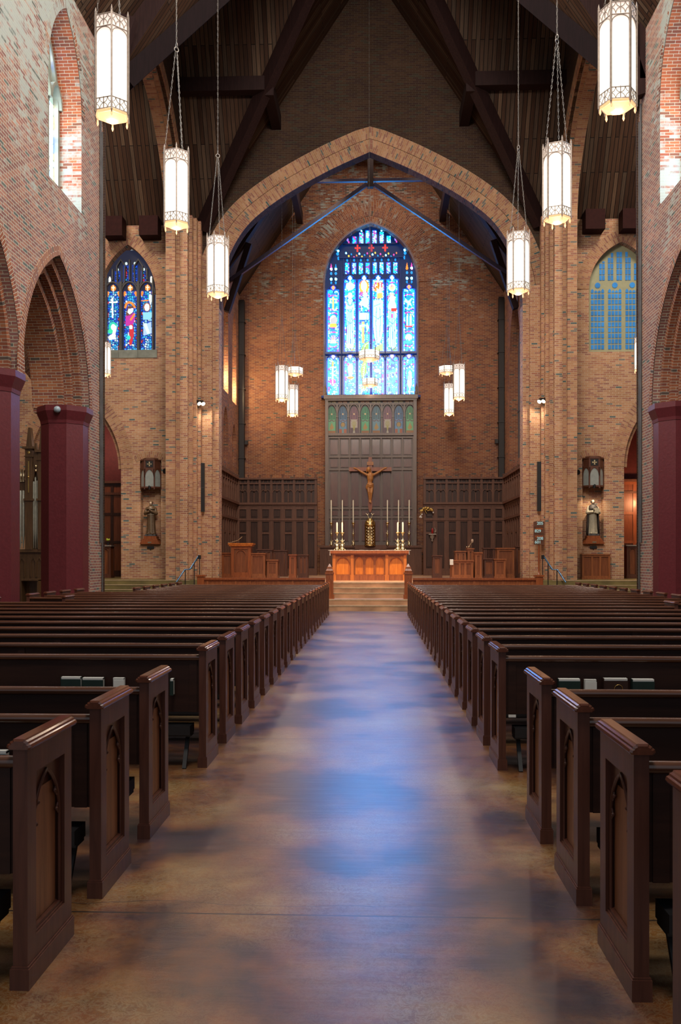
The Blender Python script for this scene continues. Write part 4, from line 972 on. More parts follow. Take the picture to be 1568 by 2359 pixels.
# ------------------------------------------------------------------ pews
YP = [2.36, 3.26, 4.15, 5.04] + [6.77+.9*k for k in range(21)]
PW = 11.0
def pew_meshes(L, s):
    """meshes in local space: x=0 aisle face, grows outward with s; y=0 near face"""
    q = {}
    def bx(mb, a, b2, *r): mb.box(s*a, s*b2, *r)
    for key, t0 in (('a', 0), ('b', L-.055)):
        mb = MB(); f0, f1 = (t0, t0+.055)
        bx(mb, f0, f1, .0, .085, .08, .895); bx(mb, f0, f1, .395, .48, .08, .895); bx(mb, f0, f1, .085, .395, .08, .17); bx(mb, f0, f1, .085, .395, .79, .895)
        bx(mb, f0+.036, f1-.002, .085, .395, .17, .79)
        # spandrels over the arch
        ar = [(.24+x, .545+z) for x, z in parc(.148, .225, 8)]
        for h in (0, 1):
            A = ar[:9] if h == 0 else ar[8:][::-1]
            cx = .085 if h == 0 else .395
            pl = [(cx, .17), (A[0][0], .17)] + A + [(.24, .79), (cx, .79)]
            if key == 'a': mb.prism(pl, lambda p: (s*(f0+.022), *p), lambda p: (s*(f0+.036), *p))
        q['end_'+key] = mb
        mb = MB(); prof = [(-.041, .893), (-.047, .902), (-.044, .912), (-.036, .915), (-.034, .922), (-.024, .926), (-.021, .932), (.021, .932), (.024, .926), (.034, .922), (.036, .915), (.044, .912), (.047, .902), (.041, .893)]
        c0 = f0+.0275; rows = []
        for y, k, dz in ((-.018, .8, 0), (-.012, 1, 0), (.492, 1, 0), (.498, .8, 0)):
            rows.append([(s*(c0+x*k), y, .893+(z-.893)*k) for x, z in prof])
        mb.grid(rows, closed=True, smooth=False); mb.face(rows[0]); mb.face(rows[-1][::-1])
        q['cap_'+key] = mb
        mb = MB(); bx(mb, f0-.009, f1+.009, -.009, .489, 0, .078); bx(mb, f0-.005, f1+.005, -.005, .485, .078, .086)
        q['plinth_'+key] = mb
    mb = MB()
    pa = [(.24+x, .545+z) for x, z in parc(.142, .218, 8)]
    pts = [(.098, .185), (.098, .545)] + pa[1:-1] + [(.382, .545), (.382, .185)]
    mb.tube([(s*.019, y, z) for y, z in pts], .008, 6)
    for y, z, d in ((.105, .58, 1), (.375, .58, -1), (.125, .66, 1), (.355, .66, -1)):
        mb.tube([(s*.02, y-d*.006, z+.02), (s*.02, y+d*.024, z-.006), (s*.02, y-d*.004, z-.03)], [.006, .006, .005], 5); mb.ball((s*.018, y+d*.026, z-.006), .0085, 8, 5)
    bx(mb, .012, .036, .085, .395, .17, .19); bx(mb, .006, .02, .085, .395, .165, .177)
    q['arch'] = mb
    a, b2 = .055, L-.055
    mb = MB(); bx(mb, .030, .0365, .112, .368, .192, .70); q['inset'] = mb
    mb = MB(); bx(mb, a, b2, .03, .055, .42, .83)
    for x in np.linspace(a+.02, b2-.08, max(2, int(L/1.6))+1): bx(mb, x, x+.06, .022, .032, .42, .83)
    q['backrest'] = mb
    mb = MB(); rp = [(.0+.033+.03*cos(t), .838+.024*sin(t)) for t in np.linspace(0, 2*PI, 12, endpoint=False)]
    rr = [[(s*x, y, z) for y, z in rp] for x in (a, b2)]; mb.grid(rr, closed=True); q['top_rail'] = mb
    mb = MB(); bx(mb, a, b2, .055, .46, .425, .455); bx(mb, a, b2, .43, .455, .36, .425)
    q['seat'] = mb
    mb = MB()
    n = max(1, int(L/2.2))
    for k in range(n):
        x = .55+(L-1.5)*k/max(1, n-1) if n > 1 else .6
        bx(mb, x, x+1.0, -.045, .03, .545, .557); bx(mb, x, x+1.0, -.05, -.04, .545, .60); bx(mb, x, x+.012, -.045, .03, .545, .61); bx(mb, x+.988, x+1., -.045, .03, .545, .61)
    q['book_rack'] = mb
    mb = MB(); bx(mb, .12, L-.12, -.02, .14, .25, .32); bx(mb, .12, L-.12, .0, .12, .235, .25); q['kneeler'] = mb
    for i, x in enumerate((.16, L/2, L-.2)):
        mb = MB(); mb.beam((s*x, .12, .26), (s*x, -.04, .0), .03, .022); q['leg%d' % i] = mb
    return q
PCACHE = {}
NAMES = [('end_a', 'end_panel', 'pew'), ('end_b', 'end_panel', 'pew'), ('backrest', 'backrest', 'pew_back'), ('top_rail', 'top_rail', 'pew_rail'), ('seat', 'seat', 'pew_back'),
         ('book_rack', 'book_rack', 'pew_back'), ('kneeler', 'kneeler', 'kneel'), ('leg0', 'kneeler_leg', 'kneel'), ('leg1', 'kneeler_leg', 'kneel'), ('leg2', 'kneeler_leg', 'kneel')]
def make_pew(s, y, L, label, group):
    key = (s, round(L, 2))
    if key in PCACHE:
        t = copy_tree(PCACHE[key])
    else:
        t = empty('church_pew')
        q = pew_meshes(L, s)
        for k, nm, mt in NAMES:
            o = q[k].build(nm, M[mt], t)
            if k in ('end_a', 'end_b'):
                q['cap_'+k[-1]].build('cap', M['pew_cap'], o); q['plinth_'+k[-1]].build('plinth', M['pew'], o)
                if k == 'end_a': q['arch'].build('arch_tracery', M['pew'], o); q['inset'].build('inset_panel', M['pew_panel'], o)
        PCACHE[key] = t
    t.location = (s*1.11, y, 0)
    tag(t, label, 'pew', group)
    return t
ORD = ['first', 'second', 'third', 'fourth', 'fifth', 'sixth', 'seventh', 'eighth', 'ninth', 'tenth', 'eleventh', 'twelfth', 'thirteenth', 'fourteenth', 'fifteenth', 'sixteenth', 'seventeenth', 'eighteenth', 'nineteenth', 'twentieth']
for i, y in enumerate(YP):
    k = i-4
    for s in (-1, 1):
        if s < 0 and i == 0: continue
        if s < 0: L = 5.3 if k < 10 else (4.3 if k == 10 else (5.3 if k < 15 else 4.25))
        else: L = 5.3 if k < 8 else (3.75 if k == 8 else 4.75)
        side = 'left' if s < 0 else 'right'
        if k < 0:
            j = i if s < 0 else i+1
            lb = 'dark walnut pew before the wide gap, %s from the camera, %s of aisle' % (ORD[j-1], side)
        else:
            lb = 'dark walnut pew, %s row after the wide gap, %s of aisle' % ((ORD[k] if k < 20 else 'last'), side)
        make_pew(s, y, L, lb, 'pews %s of the aisle' % side)
# short pews of the right crossing rows
for j, (x, y, L) in enumerate(((5.95, 14.9, 1.6), (5.95, 19.0, .95))):
    pass

# hymnals in the racks
def book(name, x, y, z, w, h, d, cov, label, tilt=0, rz=0):
    t = empty(name, (x, y, z), rz)
    t.rotation_euler = (tilt, 0, rz)
    mb = MB(); mb.box(-w/2, w/2, -d/2, -d/2+.003, 0, h-.016); mb.box(-w/2, w/2, d/2-.003, d/2, 0, h); mb.box(-w/2, -w/2+.004, -d/2, d/2, 0, h)
    mb.build('cover', cov, t)
    mb = MB(); mb.box(-w/2+.006, w/2-.003, -d/2+.003, d/2-.003, .004, h-.003); mb.box(-w/2+.006, w/2-.003, -d/2+.002, d/2-.002, h-.012, h+.001); mb.build('pages', M['white'], t)
    return tag(t, label, 'book', 'hymnals in the pew racks')
yb = 6.77
def bxat(px, Y): return .174+(px-862)*Y/2055
BK = [(-1, 153, .155, .04, 'green-black hymnal with white page tops, leftmost in the left rack across the gap', M['cover'], .135),
      (-1, 205, .165, .045, 'dark hymnal with pale blue page tops beside the leftmost left one', M['cover'], .13),
      (-1, 266, .085, .03, 'small grey booklet standing between hymnals and aisle in the left rack', M['white'], .13),
      (-1, 391, .03, .12, 'narrow white-edged book at the aisle end of the left rack', M['cover'], .125),
      (1, 1261, .04, .05, 'white-edged book at the aisle end of the right rack', M['cover'], .14),
      (1, 1307, .165, .05, 'green-black hymnal nearest the aisle in the right rack', M['cover'], .14),
      (1, 1356, .09, .03, 'small grey booklet second from the aisle in the right rack', M['white'], .135),
      (1, 1412, .18, .045, 'brown hymnal with a round gold cover emblem in the right rack', M['cover_r'], .145),
      (1, 1474, .165, .05, 'green-black hymnal farthest from the aisle in the right rack', M['cover'], .14)]
for s, px, w, d, lb, cov, h in BK:
    b_ = book('hymnal' if w > .1 or d > .1 else 'booklet', bxat(px, yb-.05), yb-.018, .557, w, h, min(d, .05), cov, lb, tilt=.02)
    if 'emblem' in lb:
        mb = MB(); mb.tube([(.02+.03*cos(a), -.026, .07+.03*sin(a)) for a in np.linspace(0, 2*PI, 20, endpoint=False)], .0022, 5, closed=True); mb.build('emblem', M['gold'], b_)
book('hymnal', -1.62-.0, 4.15-.02, .557, .15, .14, .04, M['cover'], 'dark hymnal in the rack of the second pew from the camera, left edge')
book('hymnal', 1.63, 3.26-.02, .557, .17, .14, .04, M['cover'], 'dark hymnal in the rack just beyond the nearest right pew', rz=.1)
mb = MB(); mb.box(-1.70, -1.665, 6.73, 6.735, .30, .40); tag(mb.build('paper_tag', M['white']), 'small white tag hanging on the kneeler of the first left pew across the gap', 'tag')
mb = MB(); mb.box(1.18, 1.235, 6.74, 6.745, .405, .425); tag(mb.build('paper_tag', M['white']), 'tiny white tag under the first right pew across the gap', 'tag')

# ------------------------------------------------------------------ lanterns
def hexp(r, z, ph): return [(r*cos(ph+PI/3*k), r*sin(ph+PI/3*k), z) for k in range(6)]
def lantern_parts(t, R, H, bw, hang, ph, low=False):
    """hexagonal lantern; z=0 is the bottom edge of the lower band"""
    o_ = []
    Mx = lambda p: p
    # glass
    mb = MB(); r0 = R-.012
    mb.grid([hexp(r0, .0, ph), hexp(r0, H, ph)], closed=True, smooth=False)
    o_.append(mb.build('glass_shade', M['lglass'], t))
    if low: o_[-1].scale = (1, 1, 1)
    # frame: posts with spikes, rails
    mb = MB()
    for k in range(6):
        a = ph+PI/3*k; x, y = R*cos(a), R*sin(a)
        Mt = Matrix.Translation((x, y, 0)) @ Matrix.Rotation(a, 4, 'Z')
        mb.box(-.012, .014, -.013, .013, -.03, H+.03, Mt)
        mb.lathe([(.014, H+.03), (.018, H+.045), (.002, H+.11)], (x, y, 0), 5); mb.lathe([(.002, -.075), (.014, -.03)], (x, y, 0), 5)
    def rail(z, h):
        for k in range(6):
            a, b2 = hexp(R, z, ph)[k], hexp(R, z, ph)[(k+1) % 6]; mb.beam(a, b2, .014, h)
    rail(.0, .012); rail(bw, .010)
    if not low: rail(H, .014); rail(H-bw-.02, .010)
    mb.build('frame', M['lant'], t)
    # pierced tracery bands
    def band(z0, nm, n=2):
        mb = MB(); cs = (R-.01)/n*1.0; cs = R/n
        for k in range(6):
            A = Vector(hexp(R, 0, ph)[k]); B = Vector(hexp(R, 0, ph)[(k+1) % 6]); d = (B-A).normalized()
            for i in range(n):
                u0 = i*R/n; sx = R/n; sz = bw
                for cx, cz in ((0, 0), (1, 0), (0, 1), (1, 1)):
                    pts = []
                    for q in range(5):
                        an = PI/2*q/4
                        ux = .48*cos(an); uz = .48*sin(an)
                        pts.append(A+d*(u0+sx*(ux if cx == 0 else 1-ux))+Vector((0, 0, z0+sz*(uz if cz == 0 else 1-uz))))
                    mb.tube(pts, .0055, 4, caps=False)
                if i: mb.beam(A+d*u0+Vector((0,0,z0)), A+d*u0+Vector((0,0,z0+bw+.012)), .010, .012, up=tuple(d))
        mb.build(nm, M['lant'], t)
    band(0, 'lower_band', 2 if not low else 3)
    if not low: band(H-bw, 'upper_band', 2)
    # arches under the upper band
    mb = MB(); zt = H-bw-.02 if not low else H-.02
    for k in range(6):
        A = Vector(hexp(R, 0, ph)[k]); B = Vector(hexp(R, 0, ph)[(k+1) % 6]); d = (B-A).normalized()
        pts = [A+d*(R/2+x)+Vector((0, 0, zt-.115*(1 if not low else .6)+z)) for x, z in parc(R/2-.012, (R/2-.012)*1.0001 if not low else R/2, 5)]
        f = .10/(R/2) if not low else .06/(R/2)
        pts = [Vector((p.x, p.y, zt-.10+(p.z-(zt-.115*(1 if not low else .6)))*f)) for p in pts]
        mb.tube(pts, .007, 4, caps=False)
        if not low:
            for sg in (0, 1):
                q = A if sg == 0 else B
    mb.build('arch_tracery', M['lant'], t)
    # glowing bottom with stepped boss
    mb = MB(); prof = [(R-.005, -.005), (R*.86, -.03), (R*.80, -.03), (R*.6, -.055), (R*.4, -.085), (R*.2, -.105), (.01, -.115)]
    rows = [hexp(r, z, ph) for r, z in prof]; mb.grid(rows, closed=True, smooth=False)
    mb.build('bottom_plate', M['lbot'], t)
    for k in range(6):
        a = ph+PI/3*k; mb = MB(); mb.lathe([(.004, -.12), (.018, -.085), (.010, -.03)], (R*.93*cos(a), R*.93*sin(a), 0), 6)
        mb.build('drop_finial', M['lbot'], t)
    # chains
    def chain(mb, a, b2, pitch=.055):
        a = Vector(a); b2 = Vector(b2); d = b2-a; L = d.length; d.normalize(); n = int(L/pitch)
        u = d.orthogonal().normalized(); w = d.cross(u)
        for i in range(n):
            c = a+d*((i+.5)*L/n); v = u if i % 2 else w
            mb.tube([c+d*(L/n*.62*cos(q))+v*(.012*sin(q)) for q in (0, PI/4, PI/2, 3*PI/4, PI, 5*PI/4, 3*PI/2, 7*PI/4)], .0035, 3, closed=True)
    hk = H+1.95*hang if hang else H+1.5
    mb = MB()
    for k in range(3):
        a = ph+PI/6*(1)+PI/3*(2*k); rr = R*.87
        chain(mb, (rr*cos(a), rr*sin(a), H), (0.02*cos(a), .02*sin(a), hk), .06)
    mb.build('hanging_chains', M['chain'], t)
    mb = MB(); mb.tube([(.045*cos(q), 0, hk+.04+.045*sin(q)) for q in np.linspace(0, 2*PI, 12, endpoint=False)], .009, 5, closed=True)
    mb.tube([(0, .03*cos(q), hk+.12+.05*sin(q)) for q in np.linspace(0, 2*PI, 12, endpoint=False)], .007, 5, closed=True)
    mb.build('hook_ring', M['chain'], t)
    return hk
def main_chain(t, z0, z1):
    mb = MB(); n = int((z1-z0)/.075)
    for i in range(n):
        c = z0+(i+.5)*(z1-z0)/n; v = (1, 0) if i % 2 else (0, 1)
        mb.tube([(.013*sin(q)*v[0], .013*sin(q)*v[1], c+.046*cos(q)) for q in (0, PI/3, 2*PI/3, PI, 4*PI/3, 5*PI/3)], .004, 3, closed=True)
    mb.build('main_chain', M['chain'], t)
LAMPS = []
def roofz(x): return ZR-1.5*abs(x)
proto = {}
def lantern(x, y, z, ph, label, kind='nave', group='long hexagonal nave lanterns', top=None):
    key = kind
    if key not in proto:
        t = empty('hanging_lantern')
        if kind == 'drum': hk = lantern_parts(t, .38, .30, .11, .85, 0, low=True)
        else: hk = lantern_parts(t, .258, 1.34, .155, 1.0, 0)
        main_chain(t, hk+.15, hk+.15+8)
        proto[key] = (t, hk)
    else:
        t = copy_tree(proto[key][0])
    t.location = (x, y, z); t.rotation_euler = (0, 0, ph)
    tp = top if top else roofz(x)
    hk = proto[key][1]
    for ch in t.children:
        if ch.name.startswith('main_chain'):
            sc = (tp-z-hk-.15)/8
            ch.scale = (1, 1, sc); ch.location = (0, 0, (hk+.15)*(1-sc))
    tag(t, label, 'lantern', group); LAMPS.append((x, y, z, kind))
    return t
for s, side in ((-1, 'left'), (1, 'right')):
    for k, y in enumerate((12.72, 16.9, 21.4)):
        lantern(s*3.6, y, 7.98, (.785, .743, .35)[k] if s < 0 else (.96, .69, .945)[k], 'glowing white hexagonal lantern, %s of the three hanging on the %s of the nave' % (['nearest', 'middle', 'farthest'][k], side), 'nave', 'long hexagonal nave lanterns')
    lantern(s*3.6, 36.3, 8.1, (.1 if s < 0 else .5), 'glowing hexagonal lantern in the chancel, higher and outermost of the %s cluster' % side, 'chancel', 'chancel lanterns')
    lantern(s*3.6, 41.1, 8.25, (.0 if s < 0 else .42), 'glowing hexagonal lantern in the chancel, lowest of the %s cluster' % side, 'chancel', 'chancel lanterns')
    lantern(s*3.6, 42.3, 10.35, .1, 'shallow glowing hexagonal drum lamp above the %s pair of chancel lanterns' % side, 'drum', 'shallow drum lamps')
    q_ = lantern(s*9.08, 30.3, 7.92, .2, 'glowing lantern in the %s transept half hidden behind the nave wall edge' % side, 'nave', 'transept lanterns', top=20)
    q_.scale = (.8, .8, .8)
lantern(-.02, 33.2, 9.0, .1, 'shallow drum lamp hanging on the centre line before the east window, larger upper one', 'drum', 'shallow drum lamps', top=24)
lantern(-.03, 42.6, 9.85, .12, 'shallow drum lamp hanging on the centre line before the east window, smaller lower one', 'drum', 'shallow drum lamps', top=23.9)

# ------------------------------------------------------------------ chancel furniture
TH = math.atan(78/2055)
def X_(px, Y):
    a = (px-784)/2055
    return .174+(a*cos(TH)-sin(TH))*Y/(a*sin(TH)+cos(TH))
def Z_(py, Y): return 1.6+(1286-py)*Y/2055
def panelled(name, w, d, h, mat, cols=1, rows=1, arch=False, st=.06, parent=None, loc=(0,0,0), pm=None, plinth=.10, sides=True):
    pm = pm or M['stall_p']
    """wooden casework centred on x, front face at y=0 looking -y"""
    mb = MB(); mb.mi = 1; mb.box(-w/2+.01, w/2-.01, .044, d, .002, h-.008); mb.mi = 0
    mb.box(-w/2-.015, w/2+.015, -.02, d+.01, 0, plinth)
    mb.box(-w/2, -w/2+st, 0, .03, plinth, h); mb.box(w/2-st, w/2, 0, .03, plinth, h)
    mb.box(-w/2+.003, w/2-.003, .004, .034, h-st, h-.002); mb.box(-w/2+.003, w/2-.003, .004, .034, plinth, plinth+st)
    cw = (w-2*st)/cols
    for c in range(1, cols): mb.box(-w/2+st+c*cw-st/2, -w/2+st+c*cw+st/2, .002, .032, plinth, h-.004)
    rh = (h-plinth-2*st)/rows
    for r in range(1, rows): mb.box(-w/2+.004, w/2-.004, .006, .036, plinth+st+r*rh-st/2, plinth+st+r*rh+st/2)
    P = plane((0, 0, 0), (1, 0, 0), (0, 1, 0))
    if arch:
        for c in range(cols):
            cx = -w/2+st+(c+.5)*cw; hw = cw/2-st*.55
            pts = [(cx-hw, plinth+st+.02), (cx-hw, h-st-hw*1.3)] + [(cx+x, h-st-hw*1.3+z) for x, z in parc(hw, hw*1.15, 6)][1:-1] + [(cx+hw, h-st-hw*1.3), (cx+hw, plinth+st+.02)]
            ribbon(mb, P, pts, .024, -.006, .04)
    if sides:
        for sx in (-1, 1):
            mb.box(sx*(w/2+.002), sx*(w/2-.02), .002, st, plinth, h-.003); mb.box(sx*(w/2+.002), sx*(w/2-.02), d-st, d+.002, plinth, h-.003); mb.box(sx*(w/2+.004), sx*(w/2-.02), .03, d-.002, h-st, h-.005)
    return mb.build(name, [mat, pm], parent, loc)
# altar
AX = .0
t = empty('altar', (AX, 32.0, ZF), label='carved orange mahogany altar with arched panels at the head of the steps', cat='altar')
for nm, x, w, cols in (('end_bay', -.95, .68, 1), ('end_bay', .95, .68, 1), ('centre_bay', 0, 1.20, 3)):
    f = 0 if nm == 'end_bay' else .06
    panelled(nm, w, .8-f, .93, M['mahog_d'], cols, 1, True, .05, t, (x, f, 0), plinth=.17, pm=M['mahog'])
for x in (-1.27, -.62, .62, 1.27):
    mb = MB(); mb.box(x-.055, x+.055, -.04, .05, 0, .93); mb.box(x-.075, x+.075, -.06, .07, 0, .2); mb.build('pilaster', M['mahog_l'], t)
mb = MB(); mb.box(-1.36, 1.36, -.08, .9, .93, .97); mb.box(-1.40, 1.40, -.12, .94, .97, 1.07); mb.build('altar_top', M['mahog_d'], t)
mb = MB(); mb.box(-1.42, 1.42, -.10, .90, 1.07, 1.085); mb.box(-1.425, -1.40, -.05, .85, .90, 1.085); mb.box(1.40, 1.425, -.05, .85, .93, 1.085)
for k in range(16): mb.ball((-1.38+k*.184, -.10, 1.082+.005*sin(k*2.3)), .016, 8, 4, sx=7, sz=.5)
tag(mb.build('altar_cloth', M['linen'], None, (AX, 32.0, ZF)), 'narrow white linen cloth laid along the top of the altar', 'cloth')
# candlesticks
def candlestick(x, y, z, h, ch, label, group, key):
    if key in proto: t = copy_tree(proto[key])
    else:
        t = empty('candlestick')
        mb = MB(); k = h
        mb.lathe([(.12, 0), (.13, .01), (.12, .03), (.10, .05), (.085, .07)], n=3, ph=PI/6, smooth=False)
        mb.lathe([(.085, .07), (.06, .11), (.075, .16), (.055, .20), (.03, .23), (.022, .28), (.02, .42*k), (.035, .45*k), (.055, .49*k), (.06, .53*k), (.035, .56*k), (.02, .6*k), (.018, .8*k), (.03, .86*k), (.05, .90*k), (.035, .93*k)], n=10)
        for q in range(3):
            a = PI/6+2*PI*q/3; mb.ball((.11*cos(a), .11*sin(a), .03), .025, 6, 4)
            mb.tube([(.05*cos(a), .05*sin(a), .22), (.09*cos(a), .09*sin(a), .26)], .01, 4)
            mb.tube([(.05*cos(a), .05*sin(a), .53*k), (.08*cos(a), .08*sin(a), .57*k)], .008, 4)
        mb.build('stem', M['brass_p'], t)
        mb = MB(); mb.lathe([(.02, .92*k), (.075, .96*k), (.09, k), (.06, k-.01)], n=12); mb.build('drip_pan', M['brass'], t)
        mb = MB(); mb.lathe([(.030, k-.02), (.030, k+ch-.03), (.012, k+ch), (.004, k+ch+.01)], n=10); c = mb.build('candle', M['wax'], t)
        mb = MB(); mb.tube([(0, 0, k+ch), (0, 0, k+ch+.025)], .004, 5); mb.build('wick', M['black'], c)
        proto[key] = t
    t.location = (x, y, z); tag(t, label, 'candlestick', group); return t
YS = 42.75
SH = Z_(1258, YS)
for k, px in enumerate((763, 788.5, 813.5, 892, 917.5, 942)):
    w = ['outermost left', 'second from the left', 'left of the tabernacle', 'right of the tabernacle', 'second from the right', 'outermost right'][k]
    candlestick(X_(px, YS), YS-.12, SH, 1.12, 1.08, 'tall candlestick with long white taper on the reredos shelf, %s' % w, 'tall shelf candlesticks', 'ct')
for k, px in enumerate((776, 788, 916, 927.5)):
    w = ['left outer', 'left inner', 'right inner', 'right outer'][k]
    candlestick(X_(px, 32.4), 32.4, ZF+1.085, .66, .36, 'brass candlestick with short candle on the altar, %s of the four' % w, 'altar candlesticks', 'ca')
# reredos
RY = 43.1
K4 = RY/2055
t = empty('reredos', (0, RY, ZF), label='tall dark oak reredos with painted arches and rows of panels under the east window', cat='reredos')
rz_ = lambda py: Z_(py, RY)-ZF
hw = 2.18
mb = MB(); mb.box(-hw, hw, .05, .5, 0, rz_(916))
for x in (-hw-.02, hw-.13): mb.box(x, x+.15, -.14, .3, 0, rz_(916))
mb.box(-hw-.08, hw+.08, -.22, .4, rz_(920), rz_(911)); mb.box(-hw-.03, hw+.03, -.16, .4, rz_(924), rz_(920)); mb.box(-hw, hw, -.08, .3, rz_(1004), rz_(998)); mb.box(-hw, hw, -.05, .3, rz_(1010), rz_(1006))
mb.box(-hw, hw, -.03, .3, rz_(934), rz_(929))
for sx in (-1, 1): mb.lathe([(.06, 0), (.1, .1), (.05, .2), (.07, .3), (.01, .55)], (sx*(hw+.0), -.1, rz_(911)), 8)
mb.build('frame', M['reredos'], t)
mb = MB(); cw = (2*hw-.3)/8; xs = [-hw+.15+cw*k for k in range(9)]
for k, x in enumerate(xs): mb.box(x-.026, x+.026, -.045, .06, rz_(1262 if k != 4 else 1053), rz_(1006))
for a in (1053, 1082, 1172, 1193): mb.box(-hw, hw, -.035, .06, rz_(a)-.035, rz_(a)+.035)
mb.build('panel_rails', M['reredos'], t)
mb = MB()
for k in range(8):
    x0, x1 = xs[k]+.035, xs[k+1]-.035
    if k in (3, 4): rws = [(1010, 1051), (1055, 1078), (1086, 1170), (1174, 1191), (1196, 1250)]
    else: rws = [(1010, 1051), (1055, 1080), (1086, 1170), (1174, 1191), (1196, 1250)]
    for a, b2 in rws:
        if k in (3, 4) and a > 1053: continue
        mb.box(x0+.045, x1-.045, .0, .06, rz_(b2)+.08, rz_(a)-.06)
for a, b2 in ((1055, 1080), (1086, 1170), (1174, 1191), (1196, 1250)): mb.box(xs[3]+.08, xs[5]-.08, .0, .06, rz_(b2)+.08, rz_(a)-.06)
mb.build('raised_panels', M['reredos_p'], t)
# base and gradine shelf
mb = MB(); mb.box(-hw-.25, hw+.25, -.42, .3, 0, rz_(1262)); mb.box(-hw-.32, hw+.32, -.52, .3, rz_(1262), rz_(1257)); mb.box(-.75, .75, -.58, -.3, rz_(1266), rz_(1256))
for x in np.linspace(-2.2, 2.2, 9): mb.box(x-.04, x+.04, -.45, -.4, 0, rz_(1264))
mb.build('gradine', M['oak'], t)
# painted arched panels and small square panels
cols8 = [(.05,.22,.10), (.05,.13,.24), (.20,.08,.12), (.03,.24,.11), (.06,.16,.22), (.22,.09,.13), (.05,.14,.28), (.06,.25,.10)]
cv = Canvas(66, 1440, 110, 680, 6, (.03,.02,.025))
for k in range(8):
    x0 = 78+k*168; xc = x0+84; c1 = cols8[k]; c2 = tuple(min(1, v*1.5+.05) for v in c1)
    m = cv.rect(xc-60, xc+60, 330, 640) | cv.ell(xc, 345, 60, 110)
    cv.fill(m, c1); cv.fill(cv.rect(xc-52, xc+52, 430, 600), c2 if k not in (2, 5) else (.42,.38,.34))
    cv.line([(xc, 260), (xc, 400)], 7, (.04,.03,.05)); cv.line([(xc-55, 350), (xc+55, 350)], 7, (.04,.03,.05)); cv.line([(xc-34, 290), (xc-34, 430)], 5, (.04,.03,.05)); cv.line([(xc+34, 290), (xc+34, 430)], 5, (.04,.03,.05))
    cv.fill(cv.poly([(xc, 332), (xc+16, 350), (xc, 368), (xc-16, 350)]), (.75,.55,.3))
    cv.line([(xc-58, 440), (xc-30, 462), (xc, 436), (xc+30, 462), (xc+58, 440)], 10, (.12,.04,.05))
    if k in (1, 6): cv.fill(cv.ell(xc, 510, 40, 45), (.08,.10,.14)); cv.fill(cv.ell(xc, 510, 30, 34), (.35,.22,.06)); cv.fill(cv.rect(xc-58, xc+58, 575, 640), (.35,.09,.03)); cv.fill(cv.rect(xc-16, xc+16, 540, 640), (.12,.26,.3))
    elif k in (2, 5):
        cv.fill(cv.rect(xc-58, xc+58, 560, 640), (.10,.05,.06)); cv.fill(cv.poly([(xc-50, 430), (xc-8, 560), (xc-14, 640), (xc+14, 640), (xc+8, 560), (xc+50, 430)]), (.42,.38,.30))
        for a in (-32, -16, 0, 16, 32): cv.line([(xc, 600), (xc+a, 450+abs(a))], 7, (.35,.32,.08))
    else:
        cv.fill(cv.rect(xc-58, xc+58, 600, 640), (.30,.12,.03)); cv.fill(cv.poly([(xc-34, 560), (xc, 480), (xc+36, 560), (xc+10, 585), (xc-20, 585)]), (.38,.24,.06))
    for q in (0, 1):
        xx = x0+44+q*72; cv.fill(cv.rect(xx-30, xx+30, 128, 186), (.22,.20,.12) if k % 2 == 0 else (.24,.10,.08)); cv.line([(xx-22, 135), (xx+22, 180)], 6, (.4,.3,.14)); cv.line([(xx+22, 135), (xx-22, 180)], 6, (.4,.3,.14))
PR = plane((0, 0, 0), (1, 0, 0), (0, 1, 0))
o = cv.mesh('painted_panels', M['painted'], PR, lambda x: (x-750)/6.533*K4, lambda y: rz_(900+y/6.533), .03); o.parent = t
mb = MB()
gx = lambda x: (x-750)/6.533*K4; gz = lambda y: rz_(900+y/6.533)
for k in range(9):
    x = gx(76+k*168); mb.box(x-.03, x+.03, -.09, .03, gz(670), gz(205)); mb.box(x-.045, x+.045, -.11, .03, gz(405), gz(385))
for k in range(8):
    ribbon(mb, PR, [(gx(76+k*168+84+x*84), gz(390-z*185)) for x, z in parc(1, 1, 8)], .035, -.08, .02)
mb.box(-hw+.1, hw-.1, -.06, .03, gz(208), gz(196))
mb.build('arcade_tracery', M['reredos'], t)
# tabernacle
TX = X_(852, 42.5)
t = empty('tabernacle', (TX, 42.55, SH), label='round brass tabernacle with crown shaped top and two horn finials on the reredos shelf', cat='tabernacle')
mb = MB(); mb.lathe([(.27, 0), (.28, .03), (.25, .06), (.25, .95), (.27, 1.0)], n=24); mb.build('drum', M['brass'], t)
mb = MB(); mb.lathe([(.27, 1.0), (.24, 1.08), (.25, 1.12), (.18, 1.22), (.08, 1.32)], n=20); mb.ball((-.10, -.14, 1.13), .09, 10, 6); mb.ball((.1, -.14, 1.13), .06, 8, 5); mb.build('dome', M['brass'], t)
mb = MB()
for sx in (-1, 1):
    mb.tube([(sx*.05, 0, 1.27), (sx*.09, 0, 1.40), (sx*.12, 0, 1.50), (sx*.21, 0, 1.56)], [.03, .022, .02, .008], 6); mb.tube([(sx*.12, 0, 1.48), (sx*.05, 0, 1.57)], [.018, .008], 6)
mb.build('horn_finials', M['brass_p'], t)
mb = MB()
for k in range(6):
    for sx in (-1, 1): mb.ball((sx*.08, -.245, .12+k*.14), .055, 7, 5, sx=1.1, sy=.4); mb.ball((sx*.16, -.2, .18+k*.14), .03, 6, 4, sy=.5)
mb.tube([(0, -.26, .03), (0, -.26, 1.0)], .022, 6); mb.tube([(-.1, -.25, .85), (.1, -.25, .85)], .02, 6)
mb.build('door_ornament', M['brass_p'], t)

